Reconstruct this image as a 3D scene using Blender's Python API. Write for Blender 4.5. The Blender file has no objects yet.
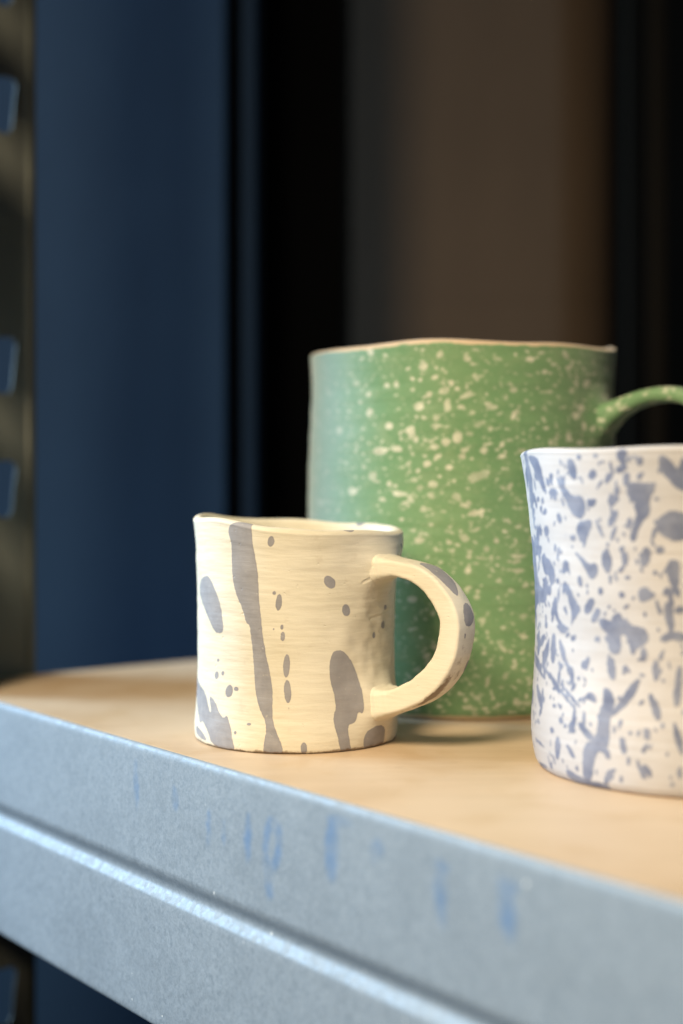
"""Three hand made mugs on a galvanised shelf."""
import math
# mug dimensions in metres: centre (x, y), outer radius stations, rim height per direction
MUG = {
 'cream': dict(c=(-.0178,.5635), h=.0842, pts=[(0,.0399),(.003,.0403),(.007,.0403),(.015,.0396),(.03,.0391),(.05,.0392),(.065,.0395),(.074,.0398),(.0795,.0403),(.0842,.0408)],
   rim=lambda t: -.0024*math.cos(t)+.0006*math.sin(2*t+1)+.0004*math.sin(5*t)+.0006*math.sin(t)+.0012*math.exp(-((t+2.42)/.34)**2)),
 'green': dict(c=(.0561,.6655), h=.1610, pts=[(0,.0685),(.004,.0712),(.012,.0718),(.04,.0716),(.09,.0717),(.12,.0708),(.14,.0700),(.152,.0703),(.161,.0707)],
   rim=lambda t: .0004+.0026*math.sin(t)*(1 if math.sin(t)<0 else .2)+.0008*math.sin(3*t+.6)+.0005*math.sin(7*t+2)+.0008*math.cos(t)),
 'blue': dict(c=(.1236,.5015), h=.1112, pts=[(0,.0535),(.003,.0553),(.010,.0563),(.018,.0561),(.035,.0549),(.055,.0547),(.08,.0566),(.1,.0588),(.1112,.0604)],
   rim=lambda t: .0005*math.sin(2*t)+.0003*math.sin(6*t)),
}
def prof(m,z):
    p=m['pts']
    if z<=p[0][0]: return p[0][1]
    if z>=p[-1][0]: return p[-1][1]
    for i in range(len(p)-1):
        if p[i][0]<=z<=p[i+1][0]:
            def s(k):
                k=max(0,min(len(p)-1,k)); a=p[max(0,k-1)]; b=p[min(len(p)-1,k+1)]
                return (b[1]-a[1])/(b[0]-a[0])
            h=p[i+1][0]-p[i][0]; u=(z-p[i][0])/h
            return (2*u**3-3*u*u+1)*p[i][1]+(u**3-2*u*u+u)*h*s(i)+(-2*u**3+3*u*u)*p[i+1][1]+(u**3-u*u)*h*s(i+1)
def zs(m,t): return 1+m['rim'](t)/m['h']
HANDLE_MARKS = [[(23,-2),(25,5),(27,6),(33,4.6),(37,3.2),(41.7,-.8),(40.2,-2.8),(35.6,-4),(29,-4.2)],[(44.6,-1.6),(43.6,2.4),(45.8,4.5),(48.6,5.2),(50.8,1.2),(50,-2.9)],[(52.6,-2.7),(52.8,-1.2),(54.8,-1.9)],[(61.5,4.6),(63,6.4),(67,6.4),(66.4,5),(64,3.8)]]
def SLOTZ(y): return .101-(y-480)/1423*.742
POST_SLOT_U = .0455
WORLD = .04
FSTOP = 3.7
LIGHTS = [
 ('window_light',(-1.25,.95,.50),(0,.58,.05),.6,.7,33,(.52,.77,1.)),
 ('room_light',(-.40,-.22,.74),(.05,.50,.03),.34,.34,5.8,(1.,.83,.56),100),
]
# painted marks, each polygon as (angle round the pot in degrees, height in mm)
CREAM_MARKS = [
[(-126.83,81.42),(-123.86,83.51),(-119.55,85.05),(-115.53,86.17),(-112.75,86.35),(-112.28,82.34),(-112.23,76.52),(-109.88,69.01),(-109.18,64.22),(-108.83,56.46),(-108.11,51.65),(-106.65,42.99),(-104.72,35.32),(-102.62,29.58),(-101.09,22.82),(-101.28,16),(-100.89,12.14),(-98.2,7.4),(-95.67,3.54),(-95.2,-0.96),(-106.1,-1.22),(-105.6,3.25),(-104.19,8.17),(-104.8,11.98),(-107.92,15.68),(-110.34,20.37),(-111.73,27.04),(-112.41,34.74),(-113.66,42.39),(-114.43,46.68),(-116.88,47.41),(-118.52,51.58),(-123.65,57.77),(-125.36,62.38),(-125.86,70.01),(-125.68,75.79),(-127.52,78.94)],
[(-153.42,61.74),(-147.31,62.48),(-141.73,59.22),(-136.27,54.21),(-134.14,49.09),(-132.73,43.45),(-134.95,41.55),(-140.97,41.93),(-146.52,46.5),(-154.22,51.14),(-162.25,56.78),(-158.16,60.38)],
[(-174.15,23.97),(-160.23,21.27),(-150.79,19.09),(-144.93,12.81),(-142.01,12.1),(-146.39,18.46),(-140.14,17.03),(-134.92,12.7),(-131.48,11.1),(-129.11,12.72),(-126.42,9.63),(-124.28,5.05),(-122.66,-0.18),(-128.55,-0.14),(-141.48,1.12),(-144.04,5.23),(-151.92,8.82),(-155.45,7.01),(-161.06,11.33),(-174.18,17.94)],
[(-162.34,6.27),(-151.27,4.51),(-145.38,1.7),(-153.84,1.78),(-164.08,3.09)],
[(-136.59,31.85),(-136.71,31.59),(-137.03,31.36),(-137.5,31.22),(-138.04,31.18),(-138.52,31.26),(-138.87,31.43),(-138.99,31.67),(-138.87,31.93),(-138.54,32.16),(-138.05,32.3),(-137.52,32.34),(-137.04,32.26),(-136.71,32.09)],
[(-136.91,26.36),(-137.07,25.77),(-137.58,25.27),(-138.33,24.95),(-139.2,24.89),(-140.02,25.09),(-140.61,25.51),(-140.84,26.08),(-140.67,26.67),(-140.12,27.18),(-139.33,27.49),(-138.45,27.56),(-137.67,27.36),(-137.12,26.93)],
[(-132.28,27.41),(-132.39,27.02),(-132.74,26.7),(-133.25,26.49),(-133.82,26.44),(-134.36,26.56),(-134.74,26.83),(-134.88,27.19),(-134.76,27.58),(-134.4,27.9),(-133.88,28.11),(-133.3,28.16),(-132.78,28.04),(-132.42,27.77)],
[(-125.54,21.35),(-126.09,20.35),(-127.05,19.55),(-128.24,19.11),(-129.45,19.11),(-130.43,19.55),(-130.96,20.35),(-130.93,21.36),(-130.33,22.36),(-129.31,23.17),(-128.08,23.62),(-126.9,23.62),(-125.98,23.17),(-125.5,22.36)],
[(-121.58,22.69),(-121.72,22.35),(-122.15,22.04),(-122.78,21.84),(-123.5,21.78),(-124.16,21.87),(-124.63,22.1),(-124.81,22.41),(-124.66,22.76),(-124.21,23.06),(-123.56,23.27),(-122.84,23.33),(-122.19,23.24),(-121.74,23.01)],
[(-112.86,10.6),(-112.98,10.35),(-113.36,10.12),(-113.91,9.98),(-114.54,9.94),(-115.12,10.01),(-115.53,10.19),(-115.69,10.42),(-115.57,10.68),(-115.19,10.9),(-114.63,11.05),(-114,11.09),(-113.42,11.01),(-113.02,10.84)],
[(-121.72,6.96),(-121.78,6.67),(-122.01,6.42),(-122.35,6.26),(-122.74,6.23),(-123.09,6.34),(-123.34,6.55),(-123.45,6.83),(-123.38,7.12),(-123.15,7.37),(-122.81,7.53),(-122.43,7.56),(-122.07,7.45),(-121.82,7.24)],
[(-99.91,78.96),(-100.3,78.05),(-100.98,77.33),(-101.82,76.92),(-102.64,76.92),(-103.29,77.32),(-103.63,78.05),(-103.59,78.95),(-103.18,79.86),(-102.5,80.59),(-101.67,81),(-100.86,81),(-100.22,80.6),(-99.89,79.87)],
[(-99.31,59.92),(-99.41,59.61),(-99.7,59.35),(-100.1,59.19),(-100.56,59.15),(-100.96,59.25),(-101.24,59.47),(-101.34,59.76),(-101.24,60.07),(-100.95,60.33),(-100.54,60.49),(-100.09,60.53),(-99.69,60.43),(-99.41,60.21)],
[(-96.03,56.58),(-96.38,55.21),(-97,54.11),(-97.77,53.5),(-98.54,53.49),(-99.15,54.1),(-99.48,55.2),(-99.47,56.57),(-99.12,57.94),(-98.49,59.05),(-97.72,59.66),(-96.96,59.67),(-96.35,59.06),(-96.02,57.96)],
[(-95.05,47.47),(-95.15,46.99),(-95.43,46.6),(-95.83,46.37),(-96.28,46.35),(-96.68,46.54),(-96.96,46.9),(-97.06,47.37),(-96.96,47.84),(-96.68,48.23),(-96.28,48.46),(-95.83,48.49),(-95.43,48.3),(-95.15,47.94)],
[(-94.49,44),(-94.66,43.23),(-95.03,42.61),(-95.51,42.26),(-96.02,42.25),(-96.46,42.59),(-96.73,43.2),(-96.78,43.97),(-96.61,44.75),(-96.24,45.37),(-95.75,45.72),(-95.24,45.73),(-94.81,45.39),(-94.54,44.77)],
[(-91.78,32.91),(-92.11,30.99),(-92.74,29.45),(-93.55,28.6),(-94.37,28.6),(-95.05,29.46),(-95.46,31),(-95.5,32.92),(-95.17,34.85),(-94.53,36.4),(-93.72,37.26),(-92.89,37.26),(-92.22,36.4),(-91.82,34.84)],
[(-91.06,23.51),(-91.1,21.58),(-91.53,20.02),(-92.26,19.13),(-93.14,19.08),(-94,19.88),(-94.68,21.38),(-95.03,23.27),(-94.99,25.19),(-94.56,26.76),(-93.83,27.66),(-92.94,27.72),(-92.07,26.92),(-91.4,25.41)],
[(-92.02,17.24),(-92.06,17.07),(-92.18,16.93),(-92.35,16.85),(-92.54,16.85),(-92.71,16.92),(-92.83,17.05),(-92.87,17.22),(-92.83,17.39),(-92.71,17.53),(-92.54,17.61),(-92.35,17.61),(-92.18,17.54),(-92.06,17.41)],
[(-100.32,46.38),(-100.36,46.25),(-100.46,46.14),(-100.61,46.08),(-100.77,46.07),(-100.92,46.11),(-101.02,46.21),(-101.06,46.34),(-101.02,46.47),(-100.92,46.57),(-100.77,46.64),(-100.61,46.65),(-100.46,46.6),(-100.36,46.51)],
[(-82.69,2.34),(-82.83,1.28),(-83.28,0.43),(-83.94,-0.03),(-84.69,-0.02),(-85.36,0.46),(-85.84,1.32),(-86.01,2.38),(-85.85,3.42),(-85.39,4.25),(-84.73,4.7),(-83.99,4.69),(-83.33,4.22),(-82.86,3.38)],
[(-69.41,35.85),(-67.11,38.77),(-62.35,38.6),(-57.34,35.38),(-52.94,30.14),(-50.87,23.98),(-50.15,15.88),(-50.85,13.92),(-53.5,15.1),(-54.73,11.19),(-57.37,10.38),(-59.35,10.5),(-60.06,7.58),(-58.43,2.46),(-56.43,-1.26),(-63.75,-1.06),(-65.9,5.93),(-67.68,9.97),(-68.22,13.92),(-66.29,16.81),(-67.24,21.81),(-69.45,26.87),(-70.17,31.88)],
[(-67.46,65.75),(-66.67,64.66),(-66.52,63.56),(-67.06,62.69),(-68.17,62.2),(-69.61,62.2),(-71.11,62.68),(-72.36,63.54),(-73.12,64.62),(-73.26,65.71),(-72.74,66.59),(-71.67,67.08),(-70.25,67.1),(-68.74,66.62)],
[(-57.35,53.84),(-57.46,52.83),(-58.08,52.01),(-59.09,51.54),(-60.27,51.51),(-61.39,51.93),(-62.23,52.72),(-62.63,53.72),(-62.53,54.72),(-61.94,55.55),(-60.97,56.02),(-59.8,56.05),(-58.67,55.63),(-57.79,54.84)],
[(-25.01,53.69),(-25.17,53.25),(-25.67,52.91),(-26.38,52.74),(-27.16,52.78),(-27.85,53.02),(-28.33,53.4),(-28.52,53.86),(-28.38,54.31),(-27.94,54.65),(-27.27,54.82),(-26.49,54.79),(-25.76,54.55),(-25.23,54.16)],
[(-26.19,46.96),(-26.44,46.25),(-27.2,45.71),(-28.27,45.45),(-29.43,45.51),(-30.44,45.88),(-31.13,46.5),(-31.39,47.23),(-31.17,47.94),(-30.52,48.49),(-29.54,48.76),(-28.39,48.71),(-27.3,48.33),(-26.5,47.7)],
[(-36.49,43.33),(-36.63,42.79),(-37.05,42.38),(-37.64,42.17),(-38.3,42.2),(-38.89,42.47),(-39.29,42.91),(-39.44,43.45),(-39.31,43.98),(-38.92,44.4),(-38.35,44.61),(-37.69,44.58),(-37.09,44.32),(-36.66,43.87)],
[(-63.61,86.57),(-53.04,86.52),(-55.6,84.11),(-58.02,83.41),(-60.97,84.34)],
[(-17.79,79.41),(-2.32,75.35),(-2.4,73.23),(-2.26,74.92),(-16.86,77.68)],
[(-2.26,75.13),(-2.55,73.56),(-2.59,72.61),(-2.37,73.44)],
[(-49.83,4.84),(-46.84,7.61),(-39.23,8.97),(-33.27,7.16),(-31.62,3.06),(-32.34,-0.22),(-42.17,-0.81),(-49.26,-0.14)]]
BLUE_MARKS = [
[(-171.07,108.92),(-163.32,108.2),(-161.32,105.67),(-160.68,101.52),(-159.06,97.39),(-161.86,96.54),(-163.78,100.29),(-167.99,100.78),(-165.7,104.08),(-170.29,107.61)],
[(-142.26,104.67),(-142.11,103.23),(-142.31,102),(-142.84,101.23),(-143.6,101.07),(-144.44,101.55),(-145.2,102.59),(-145.7,103.96),(-145.84,105.41),(-145.6,106.65),(-145.03,107.41),(-144.26,107.57),(-143.44,107.08),(-142.73,106.04)],
[(-152.81,102.81),(-148.41,98.42),(-144.23,94.89),(-140.92,95.78),(-139.65,93),(-140.55,88.97),(-142.77,88.09),(-145.41,89.61),(-147.36,92.78),(-149.37,95.96)],
[(-143.49,86.45),(-140.7,87.35),(-137.6,87.85),(-137.6,85.45),(-140.15,81.75),(-140.87,79.3),(-143.18,81.61),(-144.3,83.99)],
[(-124.02,97.78),(-122.3,100.08),(-118.8,99.24),(-115.72,99.58),(-115.01,97.64),(-116.99,95.34),(-116.76,89.91),(-119.2,87.59),(-120.92,84.47),(-122.28,80.94),(-123.49,82.11),(-122.53,85.25),(-120.72,89.93),(-120.97,93.83),(-123.34,95.03)],
[(-114.49,87.58),(-112.14,89.9),(-109.86,90.68),(-105.37,89.96),(-103.14,86.93),(-105.4,82.26),(-109.21,81.42),(-113.04,82.93),(-114.54,85.25)],
[(-112.5,108.36),(-109.64,106.04),(-108.23,102.97),(-106.02,108.32),(-102.46,108.37),(-103.89,97.66),(-106.09,96.86),(-109.02,98.38),(-111.18,101.45),(-113.35,103.78),(-113.39,107.61)],
[(-110.05,75.22),(-108.11,75.25),(-107.76,69.84),(-108.97,65.15),(-110.53,67.44),(-112.04,72.08),(-111.22,74.81)],
[(-130.57,74.61),(-130.66,73.05),(-131.06,71.76),(-131.7,71),(-132.46,70.92),(-133.18,71.53),(-133.71,72.72),(-133.95,74.25),(-133.85,75.82),(-133.43,77.11),(-132.77,77.87),(-132.02,77.95),(-131.32,77.33),(-130.8,76.14)],
[(-145.01,76.66),(-142.31,75.2),(-139.79,72.91),(-136.63,73.87),(-135.77,71.9),(-138.04,68.18),(-140.04,69.67),(-141.47,72.01)],
[(-117.15,76.05),(-117.57,74.73),(-118.19,73.72),(-118.89,73.21),(-119.54,73.31),(-119.99,74),(-120.16,75.14),(-120.01,76.5),(-119.59,77.82),(-118.96,78.83),(-118.26,79.33),(-117.63,79.23),(-117.19,78.54),(-117.02,77.4)],
[(-112.65,78.44),(-112.78,77.96),(-113.13,77.58),(-113.64,77.37),(-114.2,77.36),(-114.7,77.57),(-115.04,77.94),(-115.16,78.41),(-115.03,78.89),(-114.67,79.27),(-114.16,79.48),(-113.6,79.49),(-113.1,79.28),(-112.76,78.91)],
[(-121.11,65.65),(-119,66.64),(-117.38,65.34),(-115.37,64.22),(-117.44,62.6),(-119.95,61.75),(-121.35,63.28)],
[(-151.77,66.43),(-149.23,64.99),(-147.01,61.08),(-144.18,58.06),(-146.06,56.28),(-148.7,53.6),(-149.41,51.9),(-148.55,56.87),(-150.26,60.82)],
[(-138.68,59.23),(-139.43,58.19),(-140.33,57.41),(-141.21,57.07),(-141.9,57.21),(-142.23,57.83),(-142.15,58.8),(-141.66,59.92),(-140.87,60.98),(-139.96,61.75),(-139.09,62.09),(-138.45,61.93),(-138.14,61.31),(-138.22,60.35)],
[(-136.51,56.21),(-137.18,55.32),(-137.94,54.67),(-138.65,54.38),(-139.17,54.53),(-139.37,55.07),(-139.23,55.91),(-138.76,56.87),(-138.07,57.76),(-137.29,58.41),(-136.6,58.69),(-136.11,58.54),(-135.92,58),(-136.07,57.17)],
[(-187.39,81.25),(-178.28,80.44),(-176.92,73.56),(-176.17,64.98),(-165.1,62.17),(-166.85,58.27),(-175.98,58.98),(-187.73,50.38),(-187.49,53.9),(-187.44,62.72)],
[(-134.69,102.14),(-135.16,101.63),(-135.77,101.31),(-136.39,101.25),(-136.91,101.45),(-137.21,101.89),(-137.24,102.48),(-136.98,103.09),(-136.49,103.6),(-135.88,103.92),(-135.27,103.98),(-134.77,103.77),(-134.48,103.33),(-134.45,102.75)],
[(-151.43,88.07),(-151.35,87.44),(-151.5,86.9),(-151.85,86.54),(-152.33,86.44),(-152.85,86.63),(-153.31,87.06),(-153.62,87.65),(-153.7,88.28),(-153.54,88.83),(-153.17,89.19),(-152.68,89.28),(-152.16,89.09),(-151.72,88.66)],
[(-128.25,87.98),(-128.97,86.93),(-129.73,86.16),(-130.4,85.83),(-130.82,86.01),(-130.92,86.65),(-130.67,87.64),(-130.12,88.77),(-129.39,89.82),(-128.63,90.59),(-127.99,90.91),(-127.58,90.73),(-127.49,90.09),(-127.73,89.11)],
[(-126.75,94.68),(-126.88,94.4),(-127.23,94.19),(-127.71,94.07),(-128.24,94.07),(-128.72,94.2),(-129.04,94.42),(-129.15,94.69),(-129.01,94.96),(-128.66,95.18),(-128.17,95.3),(-127.64,95.3),(-127.17,95.17),(-126.85,94.95)],
[(-160.39,83.28),(-160.69,82.54),(-161.25,81.95),(-162,81.6),(-162.77,81.57),(-163.42,81.88),(-163.81,82.45),(-163.83,83.17),(-163.49,83.91),(-162.86,84.5),(-162.09,84.85),(-161.34,84.87),(-160.75,84.56),(-160.41,84)],
[(-171.66,89.84),(-172.04,89.33),(-172.74,88.92),(-173.64,88.7),(-174.61,88.71),(-175.42,88.95),(-175.89,89.37),(-175.86,89.89),(-175.34,90.41),(-174.5,90.81),(-173.54,91.03),(-172.65,91.01),(-171.98,90.78),(-171.64,90.36)],
[(-152.16,96.29),(-152.48,95.79),(-153.23,95.37),(-154.28,95.12),(-155.45,95.09),(-156.49,95.29),(-157.19,95.68),(-157.37,96.18),(-157,96.68),(-156.16,97.1),(-155.05,97.34),(-153.9,97.37),(-152.93,97.17),(-152.32,96.78)],
[(-123.42,108.66),(-123.63,107.86),(-124.11,107.22),(-124.77,106.88),(-125.48,106.9),(-126.11,107.28),(-126.51,107.95),(-126.62,108.76),(-126.4,109.57),(-125.91,110.2),(-125.25,110.54),(-124.54,110.51),(-123.93,110.13),(-123.53,109.47)],
[(-118.5,106.58),(-118.62,105.98),(-118.89,105.5),(-119.27,105.24),(-119.68,105.25),(-120.04,105.53),(-120.28,106.02),(-120.34,106.63),(-120.22,107.23),(-119.94,107.71),(-119.56,107.96),(-119.15,107.95),(-118.8,107.67),(-118.57,107.18)],
[(-162.81,70.26),(-163.14,69.44),(-163.78,68.77),(-164.62,68.37),(-165.51,68.32),(-166.26,68.64),(-166.71,69.26),(-166.74,70.07),(-166.34,70.89),(-165.62,71.56),(-164.75,71.96),(-163.89,72),(-163.22,71.68),(-162.84,71.06)],
[(-150.14,71.15),(-150.96,70.32),(-151.84,69.7),(-152.62,69.41),(-153.13,69.52),(-153.24,69.99),(-152.95,70.75),(-152.31,71.63),(-151.46,72.46),(-150.58,73.08),(-149.85,73.36),(-149.39,73.25),(-149.28,72.77),(-149.55,72.02)],
[(-126.35,63.91),(-126.45,63.57),(-126.71,63.28),(-127.08,63.12),(-127.48,63.1),(-127.83,63.24),(-128.07,63.51),(-128.15,63.85),(-128.05,64.2),(-127.78,64.48),(-127.42,64.65),(-127.02,64.66),(-126.67,64.52),(-126.43,64.26)],
[(-143.19,67.57),(-143.15,66.8),(-143.3,66.15),(-143.61,65.74),(-144.02,65.66),(-144.45,65.93),(-144.82,66.48),(-145.04,67.22),(-145.08,67.99),(-144.92,68.64),(-144.6,69.05),(-144.19,69.13),(-143.76,68.86),(-143.41,68.3)],
[(-125.93,78.55),(-126.01,78.24),(-126.21,77.99),(-126.5,77.84),(-126.81,77.84),(-127.08,77.97),(-127.26,78.22),(-127.32,78.52),(-127.24,78.83),(-127.03,79.08),(-126.75,79.23),(-126.44,79.23),(-126.16,79.1),(-125.98,78.85)],
[(-134.42,64.76),(-134.52,64.27),(-134.76,63.87),(-135.09,63.63),(-135.45,63.61),(-135.76,63.81),(-135.96,64.19),(-136.01,64.67),(-135.9,65.17),(-135.66,65.57),(-135.33,65.81),(-134.97,65.82),(-134.67,65.62),(-134.47,65.24)],
[(-112.98,61.94),(-110.19,61.62),(-110.22,57.34),(-111.04,53.28),(-112.24,55.73)],
[(-106.25,59.79),(-106.4,59.38),(-106.84,59.05),(-107.48,58.85),(-108.18,58.83),(-108.81,58.99),(-109.25,59.3),(-109.41,59.7),(-109.25,60.11),(-108.81,60.45),(-108.17,60.64),(-107.47,60.66),(-106.84,60.5),(-106.4,60.19)],
[(-161.27,63.26),(-161.53,62.52),(-162.04,61.91),(-162.73,61.54),(-163.46,61.48),(-164.08,61.77),(-164.47,62.32),(-164.52,63.05),(-164.23,63.79),(-163.66,64.41),(-162.94,64.78),(-162.23,64.83),(-161.65,64.54),(-161.32,63.98)],
[(-124.47,104.45),(-124.49,104.09),(-124.75,103.73),(-125.21,103.42),(-125.76,103.25),(-126.31,103.23),(-126.75,103.37),(-126.97,103.66),(-126.95,104.02),(-126.68,104.39),(-126.22,104.69),(-125.66,104.86),(-125.11,104.88),(-124.69,104.73)],
[(-154,101.57),(-154.21,101.07),(-154.6,100.66),(-155.1,100.43),(-155.62,100.43),(-156.05,100.64),(-156.3,101.04),(-156.32,101.54),(-156.1,102.04),(-155.69,102.44),(-155.17,102.67),(-154.66,102.68),(-154.25,102.46),(-154.02,102.06)],
[(-160.3,89.92),(-160.51,89.48),(-160.93,89.13),(-161.49,88.92),(-162.07,88.91),(-162.56,89.09),(-162.85,89.44),(-162.89,89.87),(-162.65,90.31),(-162.2,90.66),(-161.63,90.86),(-161.06,90.87),(-160.6,90.69),(-160.33,90.35)],
[(-160.49,59.16),(-158.78,58.46),(-155.86,52.93),(-149.43,50.92),(-154.38,50.43),(-159.12,54.29)],
[(-128.34,58.28),(-126.6,55.2),(-123.54,51.4),(-133.7,50.81),(-131.23,54.56)],
[(-133.08,108.52),(-133.18,108.29),(-133.42,108.1),(-133.75,108),(-134.11,108),(-134.42,108.11),(-134.63,108.31),(-134.69,108.55),(-134.58,108.79),(-134.34,108.98),(-134,109.08),(-133.65,109.07),(-133.34,108.96),(-133.13,108.76)],
[(-139.83,108.19),(-139.93,107.87),(-140.16,107.63),(-140.45,107.49),(-140.77,107.49),(-141.03,107.62),(-141.2,107.87),(-141.23,108.19),(-141.12,108.5),(-140.89,108.75),(-140.59,108.89),(-140.28,108.89),(-140.02,108.75),(-139.86,108.5)],
[(-130.56,69.32),(-130.63,69.01),(-130.8,68.75),(-131.03,68.6),(-131.28,68.59),(-131.5,68.72),(-131.64,68.97),(-131.68,69.28),(-131.61,69.59),(-131.44,69.85),(-131.21,70),(-130.96,70),(-130.74,69.87),(-130.6,69.63)],
[(-124.05,69.51),(-124.14,69.3),(-124.36,69.13),(-124.67,69.04),(-125.02,69.03),(-125.33,69.11),(-125.54,69.27),(-125.61,69.47),(-125.53,69.68),(-125.3,69.85),(-124.99,69.95),(-124.64,69.96),(-124.33,69.88),(-124.12,69.72)],
[(-145.12,81.52),(-145.22,81.09),(-145.42,80.75),(-145.67,80.55),(-145.93,80.53),(-146.15,80.71),(-146.29,81.04),(-146.3,81.46),(-146.2,81.89),(-146,82.24),(-145.74,82.44),(-145.48,82.45),(-145.26,82.27),(-145.14,81.94)],
[(-137.67,93.84),(-137.73,93.63),(-137.85,93.46),(-138.02,93.37),(-138.2,93.36),(-138.35,93.45),(-138.44,93.62),(-138.47,93.83),(-138.41,94.04),(-138.28,94.21),(-138.11,94.3),(-137.94,94.3),(-137.79,94.21),(-137.69,94.05)],
[(-165.49,94.03),(-165.69,93.7),(-166.07,93.44),(-166.57,93.3),(-167.08,93.3),(-167.5,93.45),(-167.75,93.71),(-167.77,94.04),(-167.55,94.37),(-167.14,94.63),(-166.63,94.77),(-166.13,94.77),(-165.73,94.62),(-165.51,94.36)],
[(-167.91,77.18),(-168.09,76.85),(-168.45,76.58),(-168.9,76.42),(-169.38,76.4),(-169.78,76.54),(-170.01,76.8),(-170.03,77.13),(-169.82,77.46),(-169.44,77.74),(-168.97,77.9),(-168.5,77.91),(-168.13,77.77),(-167.92,77.51)],
[(-156.17,77.67),(-156.32,77.16),(-156.6,76.74),(-156.96,76.5),(-157.32,76.48),(-157.61,76.69),(-157.77,77.08),(-157.78,77.59),(-157.62,78.1),(-157.33,78.51),(-156.97,78.75),(-156.62,78.77),(-156.33,78.56),(-156.17,78.17)],
[(-115.07,71.25),(-115.13,70.98),(-115.29,70.76),(-115.52,70.63),(-115.77,70.63),(-115.99,70.74),(-116.15,70.96),(-116.2,71.23),(-116.13,71.5),(-115.97,71.72),(-115.74,71.85),(-115.49,71.85),(-115.27,71.73),(-115.12,71.52)],
[(-136.61,56.06),(-130.75,54.83),(-127.94,55.77),(-125.27,54.32),(-120.09,53.75),(-118,51.48),(-119.27,48.31),(-121.82,47.4),(-123.54,44.18),(-124.87,48.82),(-126.2,51.12),(-127.98,54.19),(-128.47,50.99),(-127.56,45.51),(-130.79,44.51),(-132.73,46.75),(-132.24,50.76),(-135.67,52.92)],
[(-133.17,42.34),(-130.78,43.71),(-129.79,39.83),(-130.18,36.25),(-132.1,37.27)],
[(-158.37,51.71),(-151.46,51.55),(-152.91,48.95),(-156.74,50.21)],
[(-158.85,43.77),(-159.07,41.6),(-159.55,39.82),(-160.21,38.8),(-160.94,38.72),(-161.61,39.62),(-162.06,41.31),(-162.16,43.47),(-161.89,45.66),(-161.3,47.45),(-160.55,48.48),(-159.82,48.54),(-159.24,47.62),(-158.91,45.92)],
[(-156.75,47.73),(-153.6,44.77),(-151.26,39.3),(-147.89,38.07),(-147.64,32.82),(-149.25,33.84),(-149.84,37.84),(-153.43,39.87),(-155.84,42.89)],
[(-186.29,39.73),(-177.59,37.04),(-171.22,34.41),(-170.02,34.66),(-173.37,37.77),(-182.03,40.24)],
[(-170.3,41.34),(-169.34,36.97),(-166.87,32.86),(-166.05,32.99),(-167.07,37.3),(-169.55,41.44)],
[(-167.19,35.67),(-161.82,33.06),(-156.22,31.02),(-155.56,31.39),(-159.85,34.02),(-166.42,35.98)],
[(-161.48,33.06),(-158.6,30.81),(-155.13,28.93),(-154.63,29.16),(-157.23,31.4),(-161.02,33.25)],
[(-156.82,31.02),(-151.59,28.06),(-146.55,25.38),(-146.26,25.58),(-150.8,28.57),(-156.54,31.18)],
[(-155.9,32.77),(-150.01,29.29),(-144.37,26.13),(-144.06,26.36),(-149.14,29.87),(-155.59,32.95)],
[(-146.61,26.51),(-147.25,22.01),(-146.93,17.6),(-146.31,17.66),(-145.69,22.16),(-146.14,26.55)],
[(-187.67,37.8),(-175.31,35.11),(-166.71,32.41),(-166.09,32.62),(-172.82,35.73),(-187.69,37.91)],
[(-175.27,29.25),(-172.87,25.43),(-168.17,22.15),(-166.7,22.46),(-168.49,26.27),(-173.57,29.54)],
[(-167.97,28.96),(-168.38,25.97),(-167.5,23.14),(-166.75,23.24),(-166.47,26.2),(-167.39,29.03)],
[(-140.54,31.25),(-137.87,31.15),(-136.67,28.11),(-138.77,28.66),(-141.58,30.33)],
[(-134.43,33.49),(-132,33.32),(-130.04,31.14),(-130.29,26.4),(-131.56,23.92),(-131.29,17.67),(-132.55,12.79),(-135.43,13.21),(-136.9,11.42),(-139.09,2.94),(-142.83,2.32),(-142.18,9.84),(-141.09,14.42),(-137.51,16.11),(-135.7,20.3),(-135.52,25.86),(-133.75,29.21)],
[(-144.26,21.19),(-141.97,20.69),(-137.04,16.96),(-139.04,15.9),(-142.95,18.56)],
[(-129.41,27.27),(-125.99,32.26),(-123.44,36.36),(-120.88,37.69),(-121.7,34.91),(-124.17,30.06),(-128.02,26.62),(-131.12,24.36),(-130.73,25.97)],
[(-153.84,11.17),(-154.22,9.51),(-154.87,8.12),(-155.61,7.28),(-156.24,7.19),(-156.63,7.86),(-156.73,9.15),(-156.57,10.79),(-156.25,12.45),(-155.78,13.8),(-155.21,14.59),(-154.62,14.67),(-154.12,14.02),(-153.82,12.78)],
[(-150.14,12.95),(-148.86,10.7),(-146.58,9.01),(-145.88,9.38),(-147.09,11.61),(-149.6,13.22)],
[(-175.63,10.75),(-170.41,10.02),(-165.74,9.49),(-165.26,9.74),(-168.97,10.69),(-175,10.99)],
[(-151.38,4.62),(-147.09,3.7),(-140.63,2.26),(-133.49,2.12),(-131.92,0.13),(-138.67,-0.05),(-146.85,0.02),(-151.45,1.64)],
[(-131.24,4.63),(-131.94,3.49),(-132.76,2.59),(-133.53,2.1),(-133.95,2.18),(-133.95,2.81),(-133.67,3.8),(-133.15,4.98),(-132.48,6.11),(-131.78,6.96),(-131.17,7.39),(-130.75,7.31),(-130.61,6.74),(-130.77,5.79)],
[(-125.37,16.11),(-125.22,14.98),(-125.28,14.02),(-125.55,13.43),(-125.96,13.32),(-126.44,13.71),(-126.9,14.53),(-127.24,15.62),(-127.41,16.75),(-127.35,17.71),(-127.09,18.3),(-126.67,18.41),(-126.18,18.01),(-125.71,17.19)],
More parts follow.
